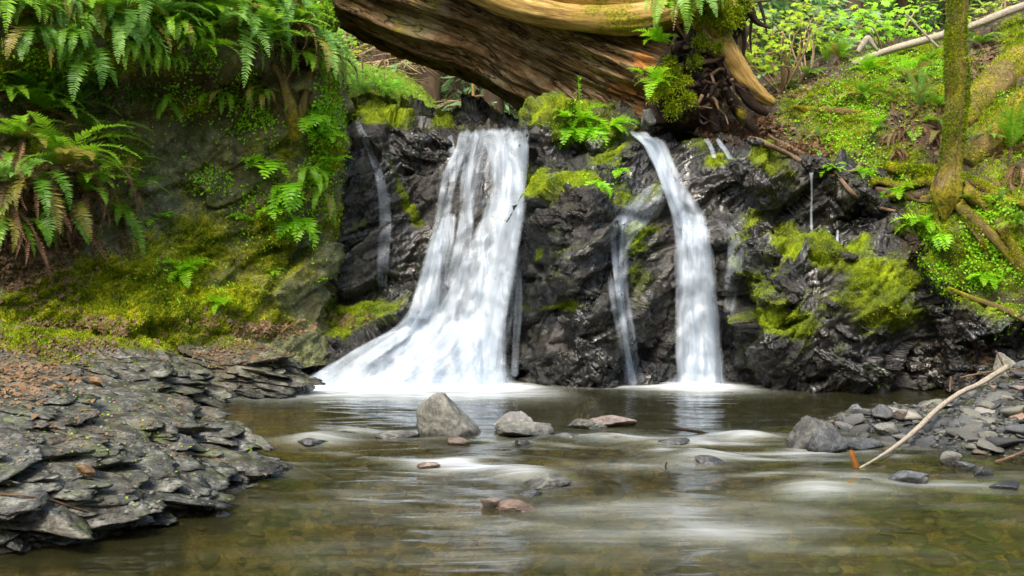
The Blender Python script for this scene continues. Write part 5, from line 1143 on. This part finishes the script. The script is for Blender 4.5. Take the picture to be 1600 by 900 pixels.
# ================================================================ stones, twigs
def stone_geo(sx, sy, sz, seed, facets=16, sub=5, rough=.03, lean=0, peak=0.0, pk=0):
    r = np.random.default_rng(seed)
    bm = __import__('bmesh').new(); __import__('bmesh').ops.create_icosphere(bm, subdivisions=sub, radius=1)
    d = np.array([v.co[:] for v in bm.verts]); F = np.array([[v.index for v in f.verts] for f in bm.faces]); bm.free(); d = unit(d)
    n = unit(r.normal(size=(facets, 3))); h = r.uniform(.62, 1.0, facets)
    q = np.where(d @ n.T > .05, h[None] / np.maximum(d @ n.T, .05), 9); rad = -np.log(np.exp(-q * 22).sum(1) + np.exp(-22 * 1.25)) / 22
    V = d * rad[:, None]; V = V * (1 + rough * 1.5 * facet(V * 3.1 + seed) + rough * .8 * facet(V * 8 + seed) + rough * 1.3 * fbm(V * 6 + seed, 4))[:, None]
    if peak: k = 1 - peak * np.clip(V[:, 2:3] + .3, 0, 1.2); V[:, :2] = V[:, :2] * k
    V[:, 0] += lean * np.clip(V[:, 2], 0, 2)
    return V * np.array([sx, sy, sz]), F
def stonemat(name, c0, c1, c2, wetc=.5):
    t = NT(name); o = t.obj(); oi = t.n('ObjectInfo'); rv = oi.outputs['Random']
    v = t.n('VectorMath', {0: o, 1: oi.outputs['Location']}, operation='ADD').outputs[0]
    n = t.noise(v, 14, 5, .65); n2 = t.noise(v, 70, 4, .7)
    c = t.ramp(t.math('ADD', t.math('MULTIPLY', n, .6), t.math('MULTIPLY', n2, .4)), [(.36, c0), (.5, c1), (.66, c2)])
    g = t.n('HueSaturation', {'Color': c, 'Value': t.math('ADD', .55, t.math('MULTIPLY', rv, .9)), 'Saturation': t.math('ADD', .45, t.math('MULTIPLY', rv, .5))}).outputs[0]
    z = t.n('SeparateXYZ', {0: t.n('NewGeometry').outputs['Position']}).outputs[2]
    wet = t.ramp(t.math('ADD', t.math('MULTIPLY', z, 10), t.math('MULTIPLY', n, .5)), [(.35, 1.0), (.75, 0.0)])
    c = t.mix(t.math('MULTIPLY', wet, .65), g, (.012, .012, .010))
    b = t.bump(t.math('ADD', n, t.math('MULTIPLY', n2, .6)), .6, .01)
    return t.done(t.bsdf(color=c, rough=t.math('SUBTRACT', .75, t.math('MULTIPLY', wet, .5)), normal=b, spec=.45))
M['stone'] = stonemat('river_stone', (.04, .045, .035), (.13, .13, .095), (.28, .27, .20))
M['stone_dark'] = stonemat('dark_wet_stone', (.015, .017, .018), (.06, .066, .066), (.17, .18, .175))
M['stone_warm'] = stonemat('warm_stone', (.08, .05, .03), (.22, .14, .09), (.36, .27, .19))
M['stone_pale'] = stonemat('pale_stone', (.09, .085, .07), (.22, .21, .17), (.40, .38, .32))
def hero(px0, px1, pytop, pybot, label, mat='stone', seed=1, cat='stone', name='river_stone', peak=0, lean=0, depth=.8, z0=0, group=None, sub=5, D=None):
    """stone filling px0..px1 x pytop..pybot, its foot at pybot on level z0"""
    if D is None: D = (CAM_H - z0) * FPX / (pybot - HOR)
    w = (px1 - px0) * D / FPX; h = (pybot - pytop) * D / FPX
    sx, sy, sz = w / 2 * 1.06, w / 2 * depth, h * .72
    V, F = stone_geo(sx, sy, sz, seed, 15, sub, .035, lean * w, peak)
    V[:, 2] += h * 1.02 - V[:, 2].max(); V[:, 0] -= (V[V[:, 2] > 0, 0].max() + V[V[:, 2] > 0, 0].min()) / 2
    ob = link(name, mesh_np(name, V, F, M[mat]), label=label, category=cat)
    ob.location = W((px0 + px1) / 2, pybot, D + sy * .8); ob.location.z = z0 - .005
    if group: ob['group'] = group
    return ob
hero(645, 757, 616, 684, 'large pointed grey green boulder standing in the pool', 'stone', 12, 'boulder', 'boulder', .26, -.15, .75)
hero(770, 838, 643, 676, 'tan stone with a rusty top, directly right of the large boulder', 'stone_pale', 23, 'stone', peak=.35, lean=-.1)
hero(778, 864, 662, 684, 'low mottled stone in front of the tan stone', 'stone', 34)
hero(888, 950, 656, 670, 'flat mottled stone barely above the water', 'stone', 45)
hero(928, 986, 650, 667, 'reddish flat stone touching the mottled one', 'stone_warm', 56)
hero(802, 832, 686, 696, 'tiny dark wet stone right of the low pale stone', 'stone_dark', 57)
hero(938, 990, 680, 690, 'pale stone just breaking the surface of the riffle', 'stone_pale', 58)
hero(1032, 1072, 684, 698, 'small purple grey stone in the riffle', 'stone_dark', 59)
hero(818, 892, 744, 764, 'mossy wet stone in the lower riffle', 'stone', 60)
hero(812, 846, 766, 775, 'small wet stone in front of the mossy one', 'stone_dark', 61)
hero(752, 786, 778, 794, 'orange brown stone rising at the left of the lower pool', 'stone_warm', 62)
hero(770, 842, 786, 800, 'submerged pinkish stone beside the orange brown one', 'stone_warm', 63)
hero(1088, 1130, 712, 726, 'blue grey stone under a thin skin of water', 'stone_dark', 64)
hero(465, 515, 684, 696, 'dark stone under a hump of water at the left of the riffle', 'stone_dark', 65)
hero(500, 560, 676, 686, 'speckled wet stone behind the hump of water', 'stone', 66)
hero(590, 650, 674, 687, 'pale wet stone left of the large boulder', 'stone_pale', 67)
hero(700, 738, 684, 693, 'brown wet stone in front of the large boulder', 'stone_warm', 68)
hero(868, 905, 676, 688, 'glossy dark stone behind the riffle', 'stone_dark', 69)
hero(655, 684, 722, 732, 'rust coloured stone under the water left of centre', 'stone_warm', 70)
hero(1218, 1330, 654, 702, 'large green grey boulder at the tip of the gravel bar', 'stone', 71, 'boulder', 'boulder', .25, -.05, .8)
hero(1262, 1322, 668, 706, 'dark slaty rock in front of the boulder at the gravel bar', 'stone_dark', 72, 'stone')
hero(1300, 1376, 684, 702, 'black wet rock with water pouring over it', 'stone_dark', 73)
hero(1392, 1450, 737, 757, 'angular black stone standing alone in the lower right water', 'stone_dark', 74)
hero(1434, 1450, 743, 756, 'little grey stone against the angular black one', 'stone', 75)
hero(1338, 1372, 748, 760, 'small dark stone beside the upright twig', 'stone_dark', 76)
hero(1465, 1500, 706, 726, 'brown pointed stone at the water edge of the gravel bar', 'stone', 77)
hero(1490, 1522, 720, 732, 'bluish stone at the water edge of the gravel bar', 'stone_dark', 78)
hero(1520, 1551, 729, 744, 'round dark stone off the gravel bar', 'stone_dark', 79)
hero(1550, 1592, 753, 766, 'flat black stone at the lower right edge', 'stone_dark', 80)
hero(1548, 1614, 552, 600, 'big angular grey stone behind the pale branch at the right edge', 'stone', 81, 'boulder', 'boulder', .3, -.2, .8, .12)
hero(1003, 1025, 168, 192, 'small round pale stone wedged under the root wad', 'stone', 82, D=8.45, z0=W(1014, 192, 8.45)[2])
hero(336, 358, 797, 807, 'small pale rock just off the tip of the rock shelf', 'stone_pale', 83)
hero(20, 48, 768, 790, 'small upright grey stone on the near rock shelf', 'stone', 84, z0=.12, peak=.4)
hero(68, 96, 728, 742, 'pale rounded stone lying on the rock shelf', 'stone_pale', 85, z0=.2)
hero(30, 90, 650, 684, 'brown rock with a hollow side on the rock shelf', 'stone_warm', 86, z0=.26)
hero(98, 148, 588, 602, 'flat brown slab at the top of the rock shelf', 'stone', 87, z0=.34)
hero(88, 108, 668, 682, 'rust brown angular stone on the rock shelf', 'stone_warm', 88, z0=.26)
hero(140, 165, 636, 652, 'grey flat stone half way up the rock shelf', 'stone', 89, z0=.26)
hero(1398, 1418, 640, 652, 'reddish pebble in the middle of the gravel bar', 'stone_warm', 90, z0=.05)
hero(1365, 1398, 632, 652, 'dark rounded cobble behind the reddish pebble', 'stone_dark', 91, z0=.04)
hero(1368, 1405, 661, 680, 'pinkish cobble at the water side of the gravel bar', 'stone', 92, z0=.01)
hero(1318, 1356, 632, 650, 'smooth dark grey cobble at the far tip of the gravel bar', 'stone_dark', 93, z0=.01)

# broken layers of the shelf: bedrock slabs, all dipping the same way, one piece with the shelf
def slabs(name, n, box, seed, smin, smax, mat, dip=(10, 7), key=None, zmin=-.03):
    rr = np.random.default_rng(seed); protos = [stone_geo(1, 1, 1, 700 + i, 11, 4, .05) for i in range(9)]; parts = []; k = 0; tries = 0
    while k < n and tries < n * 8:
        tries += 1; x, y = rr.uniform(box[0], box[1]), rr.uniform(box[2], box[3]); h = hit(x, y, [SHELF])
        if h is None or h[0].z < zmin or h[0].z > .75 or (y < 585 and blobs(np.array([x]), np.array([y]), [(80,535,120,30),(250,535,110,20)])[0] > .45): continue
        p = h[0]; a = (smin + (smax - smin) * rr.random() ** 2.2) * float(np.clip((p.z + .04) / .16, .3, 1)); V0, F0 = protos[rr.integers(9)]
        e = Euler((R(dip[0] + rr.uniform(-9, 9)), R(dip[1] + rr.uniform(-7, 7)), R(-12 + rr.uniform(-26, 26)))).to_matrix()
        th = a * rr.uniform(.09, .20)
        V = (V0 * np.array([a * rr.uniform(.9, 1.9), a * rr.uniform(.35, .75), th])) @ np.array(e).T + np.array([p.x, p.y + a * .25, p.z - th * rr.uniform(.35, .8)])
        parts.append((V, [F0])); k += 1
    V, F = merge(parts); q = facet(V * 18); V = V + q[:, None] * .004
    me = mesh_np(name, V, F, M[mat], {'moss': .16 * fbm(V * 5, 3) + .06, 'soil': np.zeros(len(V))}, smooth=False); link(name, me, kind='structure'); GS2.append(bvh_of(me))
GS2 = []; SHELF = SURF[4]
slabs('rock_shelf', 900, (-80, 446, 596, 868), 3, .03, .22, 'slate')
slabs('rock_shelf', 260, (-40, 440, 552, 612), 4, .05, .22, 'slate', (10, 10))

def slab_litter(bv, n, box, s, seed, label, mat='litter'):
    rr = np.random.default_rng(seed); P, N = [], []
    while len(P) < n:
        x, y = rr.normal(box[0], box[1]), rr.normal(box[2], box[3]); h = hit(x, y, bv)
        if h is None or h[0].z < .03: n -= .3; continue
        P.append(np.array(h[0])); N.append(np.array(h[1]))
    P = np.array(P); N = np.array(N); V, F, v = palmate(P + N * .004, N + rr.normal(size=P.shape) * .3 + np.array([0, 0, .4]), s * rr.uniform(.4, 1.3, len(P)), rr, 5)
    link('leaf_litter', mesh_np('leaf_litter', V, F, M[mat], {'var': v}, smooth=False), kind='stuff', label=label)
_all = [SHELF] + GS2
slab_litter(_all, 520, (25, 50, 585, 22), .019, 91, 'brown leaves drifted on the top of the rock shelf')
slab_litter(_all, 420, (180, 110, 620, 60), .010, 92, 'leaf bits in the cracks of the rock shelf')
slab_litter(_all, 160, (180, 110, 680, 60), .006, 93, 'tiny yellow green bits on the rock shelf', 'maple')
slab_litter(_all, 420, (380, 60, 545, 14), .016, 94, 'wet brown leaves at the foot of the left bank')

def cobbles(n, seed, mat):
    rr = np.random.default_rng(seed); pro = [prot_geo(40 + i, 12, 3, .03) for i in range(6)]; parts = []
    for k in range(n):
        x, y = rr.uniform(-1.6, 2.6), rr.uniform(2.5, 5.6); h = SURF[4].ray_cast(Vector((x, y, 2)), Vector((0, 0, -1)))[0] or SURF[5].ray_cast(Vector((x, y, 2)), Vector((0, 0, -1)))[0]
        if h is None or h.z > -.06: continue
        a = rr.uniform(.025, .09); V0, F0 = pro[rr.integers(6)]; e = Euler((rr.uniform(-.3, .3), rr.uniform(-.3, .3), rr.uniform(0, 6))).to_matrix(); hz = a * rr.uniform(.3, .5)
        V = (V0 * np.array([a, a * .75, hz])) @ np.array(e).T + np.array([x, y, min(h.z, -.02 - hz)]); parts.append((V, [F0]))
    V, F = merge(parts); link('stream_pebbles', mesh_np('stream_pebbles', V, F, M[mat]), kind='stuff', label='blurred pebbles on the stream bed under the water')
cobbles(420, 1, 'stone_warm'); cobbles(500, 2, 'stone_pale'); cobbles(400, 3, 'stone_dark')

# gravel bar: one flat stone model set, copied
GSURF = [b for b in SURF[4:]] + GS2
def ground_at(x, y):
    best = -9
    for b in GSURF:
        h = b.ray_cast(Vector((x, y, 3)), Vector((0, 0, -1)))
        if h[0] is not None: best = max(best, h[0].z)
    return best
_models = {m: [mesh_np('stone', *stone_geo(1, 1, 1, 300 + i, 12, 3, .03), M[m], smooth=True) for i in range(7)] for m in ('stone', 'stone_dark', 'stone_pale', 'stone_warm')}
r = random.Random(9)
poly = [(1240,668),(1275,655),(1340,643),(1400,634),(1450,624),(1500,614),(1560,606),(1640,600),(1660,715),(1600,722),(1545,722),(1495,704),(1460,686),(1420,676),(1370,672),(1310,668)]
def inside(x, y, P):
    c = False
    for i in range(len(P)):
        (x1, y1), (x2, y2) = P[i], P[i-1]
        if (y1 > y) != (y2 > y) and x < (x2-x1) * (y-y1) / (y2-y1) + x1: c = not c
    return c
cnt = 0
words = {'stone': 'flat grey green slate stone lying among others on the gravel bar', 'stone_dark': 'flat dark slate stone lying among others on the gravel bar', 'stone_pale': 'pale flat stone lying among others on the gravel bar', 'stone_warm': 'brownish flat stone lying among others on the gravel bar'}
while cnt < 285:
    x, y = r.uniform(1235, 1640), r.uniform(600, 722)
    if not inside(x, y, poly): continue
    q = Wz(x, y, .06); g = ground_at(q[0], q[1])
    if g < -.08: continue
    m = r.choices(['stone', 'stone_dark', 'stone_pale', 'stone_warm'], [5, 6, 2, .7])[0]
    a = r.choice([.02, .026, .034, .042, .055, .072]) * r.uniform(.8, 1.25)
    o = link('gravel_stone', r.choice(_models[m]), label=words[m], category='stone'); o['group'] = 'stones of the gravel bar: ' + {'stone': 'grey green', 'stone_dark': 'dark', 'stone_pale': 'pale', 'stone_warm': 'brownish'}[m]
    o.location = (q[0], q[1], g + a * .12); o.scale = (a * r.uniform(.9, 1.3), a * r.uniform(.6, 1), a * r.uniform(.25, .5)); o.rotation_euler = (R(r.uniform(-18, 18)), R(r.uniform(-18, 18)), r.uniform(0, 6.28)); cnt += 1
# finer stones between them, and chips on the shelf: stuff
def chips(name, n, area, s, mats, label, seed, minz=-.06):
    rr = np.random.default_rng(seed); V0, F0 = stone_geo(1, 1, 1, 500, 9, 1, .0); Vs, Fs, k = [], [], 0
    while k < n:
        x, y = rr.uniform(area[0], area[1]), rr.uniform(area[2], area[3]); q = Wz(x, y, .06); g = ground_at(q[0], q[1])
        if g < minz: n -= 1; continue
        a = s * rr.uniform(.4, 1.5); e = Euler(rr.uniform(-.5, .5, 3) + np.array([0, 0, rr.uniform(0, 6)])).to_matrix()
        V = (V0 * np.array([a, a * rr.uniform(.5, 1), a * rr.uniform(.3, .6)])) @ np.array(e).T + np.array([q[0], q[1], g]); Vs.append(V); Fs.append(F0 + k * len(V0)); k += 1
    link(name, mesh_np(name, np.concatenate(Vs), np.concatenate(Fs), M[mats], smooth=False), kind='stuff', label=label)
chips('gravel', 2600, (1240, 1660, 602, 730), .016, 'stone', 'fine gravel between the stones of the bar', 5)
chips('gravel', 700, (1240, 1660, 602, 730), .02, 'stone_dark', 'dark gravel between the stones of the bar', 6)
chips('stone_chips', 380, (0, 330, 600, 820), .011, 'stone', 'small slate chips lying on the rock shelf', 7, .01)

# ---- sticks in and by the water
wood_on('pale_branch', [(1340,733,2),(1362,720,3),(1400,696,5.5),(1430,672,6),(1462,642,6.5),(1500,615,6.5),(1530,598,7),(1556,584,7),(1574,573,7)], 'paleb', 'pale peeled branch with moss spots lying from the gravel bar into the water', 'branch', D=5.6)
pb = bpy.data.objects['pale_branch']
def rebranch(ob, L, seg=16, n=60):
    P = [[*W(x, y, D), r_ * D / FPX] for x, y, D, r_ in L]; P = [[*p[:3], p[3] * .8] for p in P]; o = P[0][:3]
    V, F, uv = tube([[p[0]-o[0], p[1]-o[1], p[2]-o[2]] for p in P], [p[3] for p in P], seg, n, groove(1.2, .22, 3, .3, 2)); me = mesh_np(ob.name, V, F, ob.data.materials[0], {'moss': np.zeros(len(V))}, uv); ob.data = me; ob.location = o
rebranch(pb, [(1340,733,4.75,2),(1362,721,4.85,2.4),(1400,697,5.1,4),(1430,673,5.4,4.6),(1462,642,5.75,5),(1500,614,6.1,5),(1530,600,6.35,5.4),(1556,584,6.6,5.6),(1574,573,6.75,5.6)])
wood_on('twig', [(1338,730,5),(1334,718,4.5),(1330,706,3.5),(1328,704,2)], 'orange', 'broken orange brown twig sticking up from the water', 'twig', D=4.75, g=(1.2, .35, 5, .3))
wood_on('twig', [(1336,770,5),(1334,762,5),(1330,756,4),(1326,752,2)], 'orange', 'second broken twig stub in the water, nearer the camera', 'twig', D=4.35, g=(1.2, .35, 5, .3))
wood_on('twig', [(1041,735,1.4),(1040,728,1.2),(1042,722,1)], 'root', 'tiny dark twig standing in the lower riffle', 'twig', D=4.75)
wood_on('dark_stick', [(1040,669,1.6),(1066,671,2.4),(1092,675,2.4),(1118,680,1.4)], 'root', 'thin dark stick floating right of the reddish stone', 'stick', D=5.7)
wood_on('dark_stick', [(1284,664,3),(1296,660,3),(1303,658,2)], 'palest', 'short brown stick end on the boulder at the gravel bar', 'stick', D=5.45)
wood_on('dry_twig', [(1484,612,1.4),(1485,600,1.6),(1486,588,1.2)], 'palest', 'upright brown twig at the far edge of the gravel bar', 'twig', D=7.2)
wood_on('dry_twig', [(1555,722,2.4),(1580,714,2.2),(1610,700,2)], 'palest', 'brown twig lying across the near gravel at the right edge', 'twig', D=4.85)
wood_on('dry_twig', [(1500,590,1.4),(1540,582,1.6),(1600,574,1.4)], 'palest', 'long thin twig behind the gravel bar', 'twig', D=7.0)
wood_on('dry_twig', [(1556,548,1.4),(1580,590,1.4),(1592,604,1.2)], 'palest', 'thin twig leaning beside the big angular stone', 'twig', D=6.9)
wood_on('dry_twig', [(1500,668,1.3),(1540,662,1.4),(1600,656,1.3)], 'palest', 'fine twig across the middle of the gravel bar', 'twig', D=5.7)
def shelf_twig(L, label, mat='palest'):
    out = [];
    for x, y, rr_ in L:
        h = hit(x, y, GSURF); D = h[0].y - .01; out.append((x, y, D, rr_))
    P = [[*W(x, y, D), q * D / FPX] for x, y, D, q in out]; o = P[0][:3]
    V, F, uv = tube([[p[0]-o[0], p[1]-o[1], p[2]-o[2]] for p in P], [p[3] for p in P], 8, 30, groove(1.2, .3, 6, .3, 2))
    ob = link('dry_twig', mesh_np('dry_twig', V, F, M[mat], {'moss': np.zeros(len(V))}, uv), label=label, category='twig'); ob.location = o
shelf_twig([(272,712,4),(300,710,2.2),(330,714,1.8),(356,724,1)], 'curved reddish twig near the tip of the rock shelf')
shelf_twig([(0,772,1.8),(50,776,2.2),(95,786,2.2),(138,799,1.2)], 'long thin twig on the near rock shelf')
for k, (x, y) in enumerate([(134, 743), (150, 600)]):
    h = hit(x, y, GSURF); V, F = stone_geo(.05, .026, .026, 600 + k, 30, 4, .08)
    ob = link('pine_cone', mesh_np('pine_cone', V, F, M['litter'], {'var': np.random.default_rng(k).random(len(V))}), label=['small brown cone lying on the grey rock shelf', 'small cone at the top of the rock shelf by the slab'][k], category='cone'); ob.location = h[0] + Vector((0, 0, .018)); ob.rotation_euler = (0, .2, -.3)
for (x, y, L, lb) in [(208,806,14,'tiny green seedling near the water on the rock shelf'),(28,666,16,'small green sprout in the hollow of the rock shelf'),(388,708,8,'bright yellow leaf sprout near the shelf tip'),(1372,600,22,'small lime plant at the foot of the wet rocks'),(640,0,0,'')]:
    if L: fern(x, y, L, lb, 'herb', 'arch', 5, -90, 150, 0, 'plant', 'seedling')
